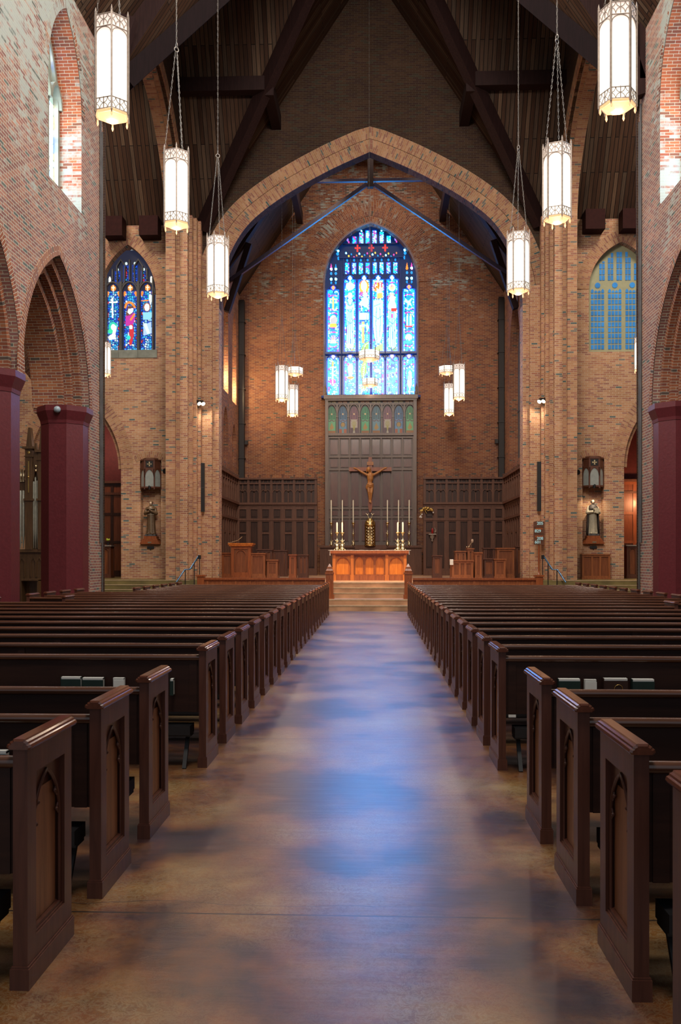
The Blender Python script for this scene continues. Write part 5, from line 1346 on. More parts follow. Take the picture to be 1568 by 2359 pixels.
# ------------------------------------------------------------------ figures
def capsule(mb, p, q, r1, r2, n=10):
    p = Vector(p); q = Vector(q)
    mb.tube([p, q], [r1, r2], n); mb.ball(p, r1, n, 6); mb.ball(q, r2, n, 6)
def fuse(o, vox, sm=4):
    m = o.modifiers.new('fuse', 'REMESH'); m.mode = 'VOXEL'; m.voxel_size = vox; m.use_smooth_shade = True
    m = o.modifiers.new('soft', 'SMOOTH'); m.iterations = sm; m.factor = .5
def head(mb, c, r, look=0):
    """head about 2.5 r high; nose, brow, chin, ears; faces -y"""
    x, y, z = c
    mb.ball(c, r, 14, 10, sx=.80, sy=.95, sz=1.08); mb.ball((x, y-.25*r, z-.55*r), r*.62, 12, 8, sx=.8, sz=.95)
    mb.tube([(x, y-.88*r, z+.12*r), (x, y-1.14*r, z-.22*r)], [.10*r, .16*r], 6)
    mb.ball((x, y-.80*r, z-.5*r), .22*r, 8, 5, sx=1.3, sz=.5); mb.ball((x, y-.72*r, z-.95*r), .2*r, 8, 5)
    for s in (-1, 1): mb.ball((x+s*.8*r, y, z-.1*r), .2*r, 8, 5, sx=.4); mb.ball((x+s*.30*r, y-.80*r, z+.22*r), .16*r, 8, 5, sx=1.4, sz=.5)
def eyes(nm, c, r, mat, parent):
    mb = MB()
    for s in (-1, 1): mb.ball((c[0]+s*.30*r, c[1]-.86*r, c[2]+.03*r), .10*r, 8, 5, sx=1.3, sz=.6)
    return mb.build(nm, mat, parent)
def hand(mb, w, d, r, up=(0,0,1), spread=1.):
    """palm at wrist w pointing d, four fingers and a thumb leaving the palm side"""
    w = Vector(w); d = Vector(d).normalized(); u = Vector(up); s = d.cross(u).normalized(); u = s.cross(d)
    capsule(mb, w, w+d*r*2.2, r*.9, r*1.0, 8)
    for k, L in enumerate((1.9, 2.2, 2.0, 1.6)):
        b2 = w+d*r*2.6+s*(k-1.5)*r*.55*spread
        m_ = b2+d*r*L*.55; e = m_+(d*.8-u*.5)*r*L*.5
        mb.tube([b2-d*r*.5, m_, e], [r*.28, r*.25, r*.18], 6)
    tb = w+d*r*.6-s*r*.9; mb.tube([tb, tb+(d-s*.9)*r*.9, tb+(d*1.6-s*.9)*r*.9], [r*.34, r*.3, r*.2], 6)

def text(name, body, size, mat, parent, loc, bold=0):
    c = bpy.data.curves.new(name, 'FONT'); c.body = body; c.size = size; c.extrude = .003; c.offset = bold; c.align_x = 'CENTER'; c.align_y = 'CENTER'
    tmp = bpy.data.objects.new(name, c); C.objects.link(tmp)
    dg = bpy.context.evaluated_depsgraph_get(); me = bpy.data.meshes.new_from_object(tmp.evaluated_get(dg)); bpy.data.objects.remove(tmp)
    me.materials.clear(); me.materials.append(mat)
    o = bpy.data.objects.new(name, me); C.objects.link(o); o.parent = parent; o.location = loc; o.rotation_euler = (PI/2, 0, 0)
    return o
# crucifix on the reredos
CYY = 42.85
t = empty('crucifix', (X_(852.5, CYY), CYY, Z_(1180, CYY)), label='large brown wooden crucifix with carved figure hanging on the reredos over the tabernacle', cat='crucifix')
kk = CYY/2055
cz = lambda py: (1180-py)*kk
mb = MB()
mb.prism([(-.045, 0), (.045, 0), (.095, .25), (.095, cz(1072)), (.08, cz(1053)), (-.08, cz(1053)), (-.095, cz(1072)), (-.095, .25)], lambda p: (p[0], 0, p[1]), lambda p: (p[0], .10, p[1]))
mb.box(-1.02, 1.02, -.01, .09, cz(1085.5), cz(1076.5)); mb.build('cross', M['mahog_d'], t)
mb = MB(); mb.box(-.15, .15, -.04, -.0, cz(1071.5), cz(1064)); pl = mb.build('title_plaque', M['carv'], t)
text('inscription', 'INRI', .11, M['mahog_d'], pl, (0, -.045, cz(1067.8)))
mb = MB(); pz = lambda py: cz(py)
def Q(x, py, y=-.13): return (x, y, pz(py))
# torso, hips, legs, arms, head in one continuous body
capsule(mb, Q(-.0, 1096), Q(0, 1104), .155, .15); capsule(mb, Q(-.10, 1094.5), Q(.12, 1094.5), .075, .075)
capsule(mb, Q(0, 1104), Q(-.02, 1112), .14, .105); capsule(mb, Q(-.02, 1112), Q(-.01, 1119), .11, .135)
for s in (-1, 1):
    capsule(mb, Q(s*.15, 1094.5), Q(s*.42, 1087.5, -.10), .062, .052); capsule(mb, Q(s*.42, 1087.5, -.10), Q(s*.66, 1080, -.07), .05, .03)
    hand(mb, Q(s*.66, 1080, -.07), (s, -.1, .35), .035, up=(0, -1, 0))
capsule(mb, Q(-.08, 1121), Q(-.07, 1134, -.20), .09, .062); capsule(mb, Q(-.07, 1134, -.20), Q(-.03, 1152, -.10), .06, .036)
capsule(mb, Q(.08, 1121), Q(.06, 1136, -.22), .088, .06); capsule(mb, Q(.06, 1136, -.22), Q(.02, 1154, -.13), .058, .036)
capsule(mb, Q(-.03, 1152, -.1), Q(-.035, 1157, -.19), .035, .022); capsule(mb, Q(.02, 1154, -.13), Q(.03, 1159, -.21), .035, .022)
capsule(mb, Q(-.0, 1093), Q(-.05, 1087.5, -.17), .055, .05); head(mb, Q(-.075, 1083, -.2), .10)
o = mb.build('corpus', M['carv'], t); fuse(o, .014, 3)
mb = MB(); mb.ball(Q(-.075, 1081.5, -.17), .108, 12, 8, sx=.95); mb.tube([Q(-.16, 1083, -.15), Q(-.165, 1089, -.14)], [.04, .02], 6); mb.tube([Q(.01, 1083, -.15), Q(.03, 1090, -.13)], [.04, .02], 6)
h_ = mb.build('hair', M['carv'], o)
mb = MB(); mb.lathe([(.14, pz(1123.5)), (.165, pz(1121)), (.16, pz(1116)), (.135, pz(1113.5))], (0, -.13, 0), 14); mb.tube([Q(-.15, 1117), Q(-.19, 1123), Q(-.16, 1127)], [.03, .04, .02], 6); mb.tube([Q(-.14, 1115, -.25), Q(0, 1119, -.3), Q(.14, 1116, -.25)], .025, 6)
mb.build('loincloth', M['carv'], o)

# statues of friars in their niches
def robe(mb, h, prof, folds=9, amp=.012, n=40, ph=0):
    rows = []
    for z, rx, ry, oy in prof:
        rows.append([((rx+amp*min(1, (h-z)*1.2)*sin(folds*a+ph))*cos(a), oy+(ry+amp*min(1, (h-z)*1.2)*cos(folds*a+ph*2))*sin(a), z) for a in [2*PI*k/n for k in range(n)]])
    mb.grid(rows, closed=True); mb.face(rows[0][::-1]); mb.face(rows[-1])
SY = YE+.05
def statue(x, z, sgn, label, kind):
    t = empty('saint_statue', (x, SY, z), label=label, cat='statue', group='friar statues in brick niches')
    H = 1.30
    mr = {'b': M['robe_br'], 'c': M['robe_cr']}[kind]
    mb = MB(); mb.box(-.20, .20, -.14, .14, 0, .06); mb.build('plinth', M['stone_d'], t)
    mb = MB()
    robe(mb, .95, [(.06, .185, .13, 0), (.25, .165, .12, 0), (.5, .15, .115, 0), (.75, .145, .11, 0), (.88, .155, .11, 0), (1.0, .17, .105, 0), (1.07, .13, .09, 0), (1.12, .06, .06, 0)])
    capsule(mb, (-.15, -.01, 1.03), (-.21, -.06, .84), .06, .065); capsule(mb, (.15, -.01, 1.03), (.21, -.06, .84), .06, .065)
    capsule(mb, (-.21, -.06, .84), (-.05, -.17, .90 if kind == 'b' else .86), .065, .045); capsule(mb, (.21, -.06, .84), (.05, -.17, .92), .065, .045)
    capsule(mb, (0, 0, 1.05), (0, -.01, 1.16), .05, .045); head(mb, (0, -.02, 1.225), .082)
    hand(mb, (-.04, -.175, .91), (.6, -.2, .5), .024); hand(mb, (.04, -.18, .93), (-.6, -.2, .5), .024)
    for s in (-1, 1): capsule(mb, (s*.08, -.08, .075), (s*.10, -.16, .075), .035, .028, 8)
    o = mb.build('figure', [mr, M['skin_st']], t); fuse(o, .0115, 2)
    mb = MB(); mb.ball((0, -.02, 1.225), .086, 14, 10, sx=.78, sy=.93, sz=.95); 
    mb = MB(); mb.ball((0, -.052, 1.21), .066, 12, 8, sx=.85, sy=.95, sz=1.15); mb.tube([(0, -.105, 1.225), (0, -.128, 1.20)], [.008, .014], 6); mb.build('face', M['skin_st'], o)
    eyes('eyes', (0, -.03, 1.222), .09, M['black'], o)
    mb = MB()
    if kind == 'b':
        mb.lathe([(.078, 1.235), (.086, 1.26), (.075, 1.29), (.06, 1.302)], (0, -.015, 0), 14, caps=True); mb.build('tonsured_hair', M['robe_br'], o)
        mb = MB(); mb.lathe([(.19, .99), (.185, 1.04), (.12, 1.10), (.09, 1.13), (.07, 1.12)], (0, -.005, 0), 20); mb.build('hood', M['robe_br'], o)
        mb = MB(); mb.tube([(.02, -.13, .86), (.03, -.145, .5), (.035, -.155, .12)], .008, 6); mb.tube([(.16*cos(a), -.0+.125*sin(a), .80) for a in np.linspace(0, 2*PI, 20, endpoint=False)], .01, 6, closed=True); mb.build('cord', M['robe_cr'], o)
    else:
        mb.lathe([(.080, 1.20), (.088, 1.235), (.08, 1.262)], (0, -.008, 0), 14, caps=False); mb.build('tonsured_hair', M['cloak'], o)
        mb = MB()
        rows = []
        for z, r_ in ((.06, .25), (.4, .235), (.75, .22), (.98, .2), (1.08, .14), (1.13, .09)):
            rows.append([((r_+.012*sin(8*a))*cos(a), .0+(r_*.72)*sin(a), z) for a in [PI*(-.18)+PI*1.36*k/24 for k in range(25)]])
        mb.grid(rows); c_ = mb.build('cloak', M['cloak'], o)
        sm = c_.modifiers.new('thick', 'SOLIDIFY'); sm.thickness = .02
        mb = MB(); mb.lathe([(.195, .98), (.17, 1.06), (.11, 1.12), (.075, 1.14)], (0, -.005, 0), 20); mb.build('capelet', M['cloak'], o)
        mb = MB(); mb.box(-.075, .075, -.03, .03, -.09, .09, Matrix.Translation((.10, -.21, .90)) @ Matrix.Rotation(.35, 4, 'Y')); mb.build('book_held', M['robe_cr'], o)
    return t
NX = 8.53
for s, side, kind, lb in ((-1, 'left', 'b', 'statue of a friar in brown habit with crossed hands in the left brick niche'), (1, 'right', 'c', 'statue of a friar in cream robe and dark cloak in the right brick niche')):
    nx = s*8.54
    zb = 2.47
    st = statue(nx, zb, s, lb, kind); st.scale = (1.045,)*3
    # wooden bracket plinth in the niche
    t = empty('statue_bracket', (nx, YE, 0), label='stepped wooden pedestal with a small name plate under the statue in the %s niche' % side, cat='pedestal', group='statue pedestals')
    mb = MB(); mb.box(-.25, .25, -.12, .3, 2.36, 2.46); mb.box(-.30, .30, -.16, .3, 2.31, 2.36); mb.prism([(-.40, 2.15), (.40, 2.15), (.30, 2.31), (-.30, 2.31)], lambda p: (p[0], -.19, p[1]), lambda p: (p[0], .3, p[1])); mb.build('base', M['mahog_d'], t)
    mb = MB(); mb.box(-.07, .07, -.205, -.188, 2.19, 2.24); mb.build('name_plate', M['brass_p'], t)
    mb = MB(); mb.box(-.13, .13, -.06, .0, 1.97, 2.06); mb.box(-.02, .02, -.04, 0, 1.92, 1.97)
    tag(mb.build('plaque', M['black'], None, (nx, YE, 0)), 'small black plaque on the brick under the %s niche' % side, 'plaque', 'black plaques under the niches')
    # canopy lantern over the statue
    t = empty('niche_canopy', (nx, YE+.05, 0), label='half hexagonal wooden canopy with cross emblem and frosted arched panes above the %s niche' % side, cat='canopy', group='wooden niche canopies')
    w, f, dd = .40, .19, .26
    hx = [(-w, .0), (-w*.98, -.04), (-f, -dd), (f, -dd), (w*.98, -.04), (w, 0)]
    zb0, zt0 = Z_(1122, YE), Z_(1059, YE)
    mb = MB()
    def slab(z0, z1, k): mb.prism([(x*k, y*k) for x, y in hx], lambda p: (p[0], p[1], z0), lambda p: (p[0], p[1], z1))
    slab(zb0-.03, zb0+.03, 1.05); slab(zt0-.34, zt0-.30, 1.05); slab(zt0-.02, zt0+.03, 1.08); slab(zt0+.03, zt0+.08, .8)
    for x, y in hx[1:5]: mb.box(x-.025, x+.025, y-.01, y+.04, zb0-.08, zt0)
    for (a, b2) in ((hx[1], hx[2]), (hx[2], hx[3]), (hx[3], hx[4])):
        Pn = plane((a[0], a[1]-.01, 0), ((b2[0]-a[0]), (b2[1]-a[1]), 0), (0, 1, 0))
        hgt = zt0-.34
        ar = [(.5+x, hgt-.34+z*.62) for x, z in parc(.44, .5, 6)]
        for h in (0, 1):
            half_ = ar[:7] if h == 0 else ar[6:][::-1]
            mb.prism([(h*1.0, hgt-.34), half_[0]] + half_[1:] + [(.5, hgt+.02), (h*1.0, hgt+.02)], lambda p: Pn(p[0], p[1], 0.0), lambda p: Pn(p[0], p[1], .02))
        mb.face([Pn(0, zt0-.30, .02), Pn(1, zt0-.30, .02), Pn(1, zt0, .02), Pn(0, zt0, .02)])
    mb.build('frame', M['stall_d'], t)
    mb = MB()
    for (a, b2) in ((hx[1], hx[2]), (hx[2], hx[3]), (hx[3], hx[4])):
        Pn = plane((a[0], a[1], 0), ((b2[0]-a[0]), (b2[1]-a[1]), 0), (0, 1, 0))
        mb.face([Pn(0, zb0, .015), Pn(1, zb0, .015), Pn(1, zt0-.3, .015), Pn(0, zt0-.3, .015)])
    mb.build('frosted_panes', M['frost'], t)
    mb = MB(); zc = zt0-.16; mb.box(-.14, .14, -dd-.005, -dd, zt0-.28, zt0-.04); mb.build('emblem_panel', M['black'], t)
    mb = MB()
    for a in range(4): mb.prism([(-.012, 0), (.012, 0), (.03, .09), (-.03, .09)], lambda p: (p[0]*cos(a*PI/2)-p[1]*sin(a*PI/2), -dd-.02, zc+p[0]*sin(a*PI/2)+p[1]*cos(a*PI/2)), lambda p: (p[0]*cos(a*PI/2)-p[1]*sin(a*PI/2), -dd-.005, zc+p[0]*sin(a*PI/2)+p[1]*cos(a*PI/2)))
    mb.build('cross_emblem', M['brass_p'], t)
    mb = MB(); mb.lathe([(.05, -.09), (.055, .03)], (s*-.02, -dd-.05, zb0), 10); mb.box(-.02, .02, -dd-.08, -dd, zb0, zb0+.06); mb.build('spotlight', M['black'], t)
    # little round speaker
    t = empty('round_speaker', (X_(390 if s < 0 else 1320, YE), YE, Z_(1085 if s < 0 else 1091, YE)), s*.5, 'small round black speaker on the brick beside the %s niche canopy' % side, 'speaker', 'small wall speakers')
    mb = MB(); mb.tube([(0, -.28, 0), (0, -.10, 0), (0, -.06, 0)], [.10, .12, .07], 12); mb.build('housing', M['black'], t)
    mb = MB(); mb.box(-.03, .03, -.08, .02, -.04, .04); mb.build('bracket', M['black'], t)
    # column loudspeaker
    t = empty('line_speaker', (X_(463 if s < 0 else 1245, 33.9), 34.05, 0), label='tall narrow black column loudspeaker on the %s chancel arch pier' % side, cat='speaker', group='column loudspeakers')
    mb = MB(); mb.box(-.12, .12, -.14, .0, Z_(1178, 33.9), Z_(1065, 33.9)); mb.build('cabinet', M['black'], t)
    mb = MB(); zq = Z_(1122, 33.9); mb.box(-.125, .125, -.145, -.13, zq-.008, zq+.008); mb.box(-.04, .04, 0, .14, zq-.6, zq-.5); mb.box(-.04, .04, 0, .14, zq+.5, zq+.6); mb.build('joint_strip', M['stone_d'], t)
    # twin spotlight
    sx = X_(458 if s < 0 else 1252, 33.8)
    t = empty('twin_spotlight', (sx, 33.75, Z_(926, 33.8)), label='twin black spotlight with lit lamps high on the %s chancel arch pier' % side, cat='spotlight', group='twin spotlights')
    mb = MB(); mb.box(-.2*(-s), -.14*(-s), -.02, .3, -.1, .14); mb.tube([(s*.15, 0, 0), (-s*.1, -.05, .08)], .02, 6); mb.build('arm', M['black'], t)
    for k, (dx, dz) in enumerate(((0, 0), (-s*.15, -.01))):
        d = Vector((-s*.55, -.55, -.62)).normalized(); p0 = Vector((dx, -.05, dz))
        mb = MB(); mb.tube([p0-d*.1, p0-d*.06, p0+d*.08], [.05, .085, .09], 12, caps=True); h_ = mb.build('lamp_head', M['black'], t)
        mb = MB(); mb.tube([p0+d*.081, p0+d*.086], [.075, .07], 12); mb.build('lit_lens', M['glow'], h_)
# wooden radiator cover
t = empty('wooden_cabinet', (X_(1368, YE), YE-.32, ZF), label='low dark wooden radiator cabinet against the brick under the right niche', cat='cabinet')
panelled('carcass', 1.05, .3, .92, M['stall'], 3, 1, False, .07, t, plinth=.06)
mb = MB(); mb.box(-.55, .55, -.03, .31, .92, .96); mb.build('cabinet_top', M['stall'], t)

# ------------------------------------------------------------------ chancel panelling
def wainscot(name, P, L, n, label, cat_group):
    """P maps (s, z, t): t grows into the wall"""
    t = empty(name, (0, 0, 0), label=label, cat='wall panelling', group=cat_group)
    H = 5.32; mb = MB(); cw = L/n
    def bx(s0, s1, z0, z1, t0, t1=.1):
        mb.prism([(s0, z0), (s1, z0), (s1, z1), (s0, z1)], lambda p: P(p[0], p[1], t0), lambda p: P(p[0], p[1], t1))
    zs = [ZF, ZF+.22, 3.42, 3.50, 4.02, 4.12, 5.06, 5.12, H]
    bx(0, L, ZF, ZF+.2, -.05); bx(0, L, 3.36, 3.46, -.05); bx(0, L, 4.02, 4.10, -.03); bx(0, L, 4.10, 4.20, -.12); bx(0, L, 5.06, 5.12, -.05); bx(0, L, H-.05, H+.03, -.12); bx(0, L, ZF+.2, ZF+.32, .0)
    for k in range(n+1):
        s = min(max(k*cw, .06), L-.06); bx(s-.06, s+.06, ZF, H, -.02); bx(s-.025, s+.025, 4.2, H, -.07); bx(s-.03, s+.03, H, H+.14, -.06, .02); bx(s-.05, s+.05, H+.14, H+.18, -.08, .03)
    for k in range(n):
        a = k*cw+.06; b2 = (k+1)*cw-.06; m_ = (a+b2)/2
        bx(m_-.02, m_+.02, 4.2, 5.06, -.01)
        for q0, q1 in ((a, m_), (m_, b2)):
            c_ = (q0+q1)/2; hw_ = (q1-q0)/2
            ribbon(mb, P, [(c_+x, 4.66+z) for x, z in parc(hw_, hw_*1.3, 6)], .035, -.01, .06)
            bx(c_-.02+hw_*.0, c_+.02, 5.12, H-.05, .02)
        bx(a, b2, 3.88, 4.02, .0); bx(a, b2, 3.3, 3.36, .0)
        if k % 2 == 0: bx(a, b2, 2.72, 2.82, .0)
        bx(a, a+.05, ZF, 4.0, .01); bx(b2-.05, b2, ZF, 4.0, .01)
    mb.build('framing', M['oak'], t)
    mb = MB()
    mb.face([P(0, ZF, .07), P(L, ZF, .07), P(L, H, .07), P(0, H, .07)])
    for k in range(n):
        a = k*cw+.15; b2 = (k+1)*cw-.15
        bx(a, b2, 3.54, 3.84, .03, .07); bx(a, b2, ZF+.4, 2.66 if k % 2 == 0 else 3.24, .03, .07)
        if k % 2 == 0: bx(a, b2, 2.88, 3.24, .03, .07)
    mb.build('panels', M['oak_p'], t)
    mb = MB(); mb.prism([(0, ZF), (L, ZF), (L, H), (0, H)], lambda p: P(p[0], p[1], .1), lambda p: P(p[0], p[1], .25)); mb.build('backing', M['oak'], t)
    return t
PY = 41.55
wainscot('oak_wainscot', plane((-6.25, PY, 0), (1, 0, 0), (0, 1, 0)), 3.75, 7, 'dark oak arcaded panelling across the back of the chancel, left of the reredos', 'chancel wainscot')
wainscot('oak_wainscot', plane((2.45, PY, 0), (1, 0, 0), (0, 1, 0)), 3.75, 7, 'dark oak arcaded panelling across the back of the chancel, right of the reredos', 'chancel wainscot')
wainscot('oak_wainscot', plane((-6.25, 35.5, 0), (0, 1, 0), (-1, 0, 0)), 6.05, 10, 'dark oak panelling along the left side wall of the chancel', 'chancel wainscot')
wainscot('oak_wainscot', plane((6.2, 35.5, 0), (0, 1, 0), (1, 0, 0)), 6.05, 10, 'dark oak panelling along the right side wall of the chancel', 'chancel wainscot')

# lectern, stalls and chairs
t = empty('lectern', (X_(554.5, 35.3), 35.3, ZF), label='orange wooden lectern with sloping top and arched front panel, left side of the chancel', cat='lectern')
panelled('body', .78, .5, 1.28, M['mahog_d'], 1, 1, True, .12, t, plinth=.12)
mb = MB(); mb.box(-.46, .46, -.08, .6, 1.28, 1.34); mb.box(-.5, .5, -.11, .64, 1.34, 1.40); mb.build('desk_top', M['mahog'], t)
mb = MB(); mb.tube([(-.48, -.05, 1.40), (-.35, -.05, 1.44), (-.1, -.02, 1.52), (.06, -.02, 1.66)], .012, 6); mb.tube([(-.5, -.08, 1.41), (-.44, -.08, 1.41)], .025, 6); mb.build('microphone', M['brass_p'], t)
def block(px0, px1, pyt, pyb, Y, d, mat, label, cat, name, cols=1, arch=False, top=True, z0=ZF, group=None, rot=0):
    x0, x1 = X_(px0, Y), X_(px1, Y); h = Z_(pyt, Y)-z0
    t = empty(name, ((x0+x1)/2, Y, z0), rot, label, cat, group)
    panelled('body', x1-x0-.06, d, h-.05, mat, cols, 1, arch, .08, t, plinth=.1)
    mb = MB(); mb.box(-(x1-x0)/2, (x1-x0)/2, -.05, d+.04, h-.05, h); mb.build('top_board', mat, t)
    return t
block(509, 536, 1273, 0, 35.5, .45, M['mahog_d'], 'low orange panelled stall end left of and behind the lectern', 'choir stall', 'choir_stall')
block(575, 612, 1274, 0, 35.5, .6, M['stall'], 'brown panelled choir desk immediately right of the lectern', 'choir stall', 'choir_stall')
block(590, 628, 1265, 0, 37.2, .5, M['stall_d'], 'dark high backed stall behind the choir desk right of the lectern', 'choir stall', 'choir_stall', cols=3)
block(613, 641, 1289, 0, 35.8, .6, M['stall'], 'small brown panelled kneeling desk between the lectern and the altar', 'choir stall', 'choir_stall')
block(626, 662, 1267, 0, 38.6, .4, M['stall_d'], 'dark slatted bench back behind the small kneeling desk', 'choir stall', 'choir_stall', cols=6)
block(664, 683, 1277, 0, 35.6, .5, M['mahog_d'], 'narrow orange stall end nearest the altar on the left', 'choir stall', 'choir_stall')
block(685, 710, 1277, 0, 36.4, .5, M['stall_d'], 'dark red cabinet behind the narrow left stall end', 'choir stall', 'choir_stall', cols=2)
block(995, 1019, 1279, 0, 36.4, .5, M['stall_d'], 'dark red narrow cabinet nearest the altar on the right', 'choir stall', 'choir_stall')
block(1039, 1091, 1290, 0, 33.6, .9, M['stall'], 'reddish console desk with a white cloth corner, right of the altar', 'choir stall', 'console_desk', cols=3)
t = block(1047, 1075, 1269, 0, 35.2, .5, M['stall'], 'brown panelled music cabinet behind the console desk', 'choir stall', 'choir_stall', cols=3)
block(1075, 1092, 1263, 0, 35.0, .5, M['stall'], 'plain brown tall box beside the music cabinet behind the console desk', 'choir stall', 'choir_stall')
block(1092, 1111, 1272, 0, 33.8, .6, M['stall'], 'tall narrow orange brown stall end right of the console desk', 'choir stall', 'choir_stall')
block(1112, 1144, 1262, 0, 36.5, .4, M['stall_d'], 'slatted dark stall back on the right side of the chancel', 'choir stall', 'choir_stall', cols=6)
block(1112, 1140, 1286, 0, 34.9, .08, M['stall_d'], 'open dark desk front between the two right stalls', 'choir stall', 'choir_stall')
block(1137, 1166, 1287, 0, 34.7, .5, M['stall'], 'lower brown panelled desk in front of the big right stall', 'choir stall', 'choir_stall')
block(1143, 1186, 1262, 0, 35.6, .5, M['stall'], 'big orange brown panelled stall at the right side of the chancel', 'choir stall', 'choir_stall')
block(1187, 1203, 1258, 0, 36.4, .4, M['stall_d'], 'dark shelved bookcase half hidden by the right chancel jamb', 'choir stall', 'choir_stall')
mb = MB(); mb.box(-.06, .06, -.10, .04, -.2, .01); tag(mb.build('white_cloth', M['linen'], None, (X_(1040, 33.5), 33.6, Z_(1289, 33.6))), 'small white cloth hanging over the left corner of the console desk', 'cloth')
# microphone with pinkish windscreen
t = empty('microphone', (X_(1084, 35.0), 35.2, Z_(1262, 35)), label='gooseneck microphone and small lights standing on the tall box by the console', cat='microphone')
mb = MB(); mb.tube([(-.08, 0, 0), (-.02, 0, .1), (.06, -.02, .22)], .012, 6); mb.ball((-.14, -.05, .03), .03, 8, 5); mb.ball((-.06, -.05, .04), .03, 8, 5); mb.build('stem', M['brass_p'], t)
mb = MB(); mb.lathe([(.03, 0), (.05, .06), (.045, .12), (.02, .14)], (.08, -.02, .2), 10); mb.build('windscreen', M['skin_st'], t)
# gilded foliage and shrine
t = empty('foliage_spray', (X_(982, PY), PY-.15, Z_(1180, PY)), label='gilded spray of leaves and small white flowers fixed to the panelling right of the reredos', cat='ornament')
mb = MB(); rr = random.Random(3)
for k in range(60):
    a = rr.random()*PI; x = -.28+.56*rr.random(); z = .20*(1-(x/.32)**2)*rr.random()**.5+.02; y = -.05-.1*rr.random()
    mb.ball((x, y, z), .028+.02*rr.random(), 6, 4, sx=1.6, sz=.7)
mb.tube([(-.30, 0, -.12), (-.2, -.05, .08), (0, -.08, .15), (.2, -.05, .12), (.3, 0, -.02)], .02, 6); mb.tube([(-.1, -.05, .1), (.0, -.06, -.08)], .016, 6)
mb.build('leaves', M['gold'], t)
mb = MB()
for x, z in ((-.28, -.2), (-.31, -.24), (-.25, -.25), (-.22, -.12), (.3, -.03)): mb.ball((x, -.06, z), .04, 7, 5)
mb.build('white_flowers', M['linen'], t)
t = empty('sanctuary_shrine', (X_(995, PY), PY-.1, Z_(1230, PY)), label='small silvery wall bracket with a red sanctuary glass right of the altar', cat='shrine')
mb = MB(); mb.box(-.17, .17, -.16, .05, -.05, .0); mb.lathe([(.02, -.36), (.05, -.30), (.03, -.25), (.10, -.18), (.12, -.05)], n=10); mb.tube([(.12, -.05, 0), (.16, -.05, .15), (.11, -.05, .28)], .02, 6); mb.ball((.14, -.06, .1), .05, 8, 5); mb.build('bracket', M['lant'], t)
mb = MB(); mb.lathe([(.03, 0), (.05, .08), (.045, .2), (.03, .26)], (0, -.08, 0), 12); mb.build('red_glass', M['red'], t)

# altar rails and newel posts
for s, side in ((-1, 'left'), (1, 'right')):
    x = s*1.24
    t = empty('newel_post', (x, 28.2, 0), label='square newel post with pyramid cap on the %s of the altar steps' % side, cat='post', group='newel posts')
    zt = Z_(1320, 28.2)
    mb = MB(); mb.box(-.12, .12, -.12, .12, .32, zt); mb.box(-.15, .15, -.15, .15, .32, .45); mb.box(-.14, .14, -.14, .14, zt-.04, zt+.02)
    for q in (-1, 1): mb.beam((q*-.09, -.125, zt-.32), (q*.0, -.125, zt-.12), .015, .015)
    mb.build('post', M['mahog_d'], t)
    mb = MB(); mb.lathe([(.16, zt+.02), (.165, zt+.07), (.11, zt+.14), (.12, zt+.17), (.08, zt+.2), (.02, zt+.29)], n=4, ph=PI/4, smooth=False); mb.build('pyramid_cap', M['mahog_d'], t)
    t = empty('altar_rail', (0, 28.1, .32), label='long low mahogany communion rail on the %s of the altar steps' % side, cat='rail', group='communion rails')
    mb = MB(); mb.box(s*1.38, s*5.2, -.10, .12, .60, .66); mb.box(s*1.38, s*5.2, -.06, .08, .56, .60); mb.build('top_rail', M['mahog_d'], t)
    mb = MB(); mb.box(s*1.38, s*5.2, -.02, .02, .1, .5); mb.box(s*1.38, s*5.2, -.04, .05, 0, .1); mb.box(s*1.38, s*5.2, -.03, .04, .5, .56)
    for k in range(9): mb.box(s*(1.5+k*.45)-.03, s*(1.5+k*.45)+.03, -.05, .05, 0, .56)
    mb.build('panelling', M['stall'], t)
    mb = MB(); mb.box(s*5.2, s*5.42, -.12, .14, 0, .74); mb.box(s*5.17, s*5.45, -.15, .17, .70, .76); mb.build('end_post', M['mahog_d'], t)
    # stair handrail beside the crossing pier
    xr = X_(447 if s < 0 else 1260, 32.6)
    t = empty('stair_handrail', (xr, 32.4, 0), label='black metal stair handrail catching blue light by the %s crossing pier' % side, cat='handrail', group='stair handrails')
    Ys = 32.4
    hx_ = lambda px: X_(px if s < 0 else 1709-px, Ys)-xr; hz_ = lambda py: Z_(py, Ys)
    mb = MB(); pts = [(hx_(410), -.3, hz_(1341)), (hx_(427), -.1, hz_(1312)), (hx_(437), 0, hz_(1312)), (hx_(456), .2, hz_(1279)), (hx_(459), .2, hz_(1282))]
    mb.tube(pts, .03, 8); mb.build('top_rail', M['steel_b'], t)
    for px, a, y in ((428, 1313, -.1), (446, 1297, .1), (457, 1280, .2)):
        mb = MB(); mb.tube([(hx_(px), y, hz_(a)), (hx_(px), y, .4)], .018, 6); mb.build('baluster', M['black'], t)
    mb = MB(); mb.box(hx_(457)-.05, hx_(457)+.05, .15, .22, hz_(1288), hz_(1279)); mb.build('end_cap', M['black'], t)

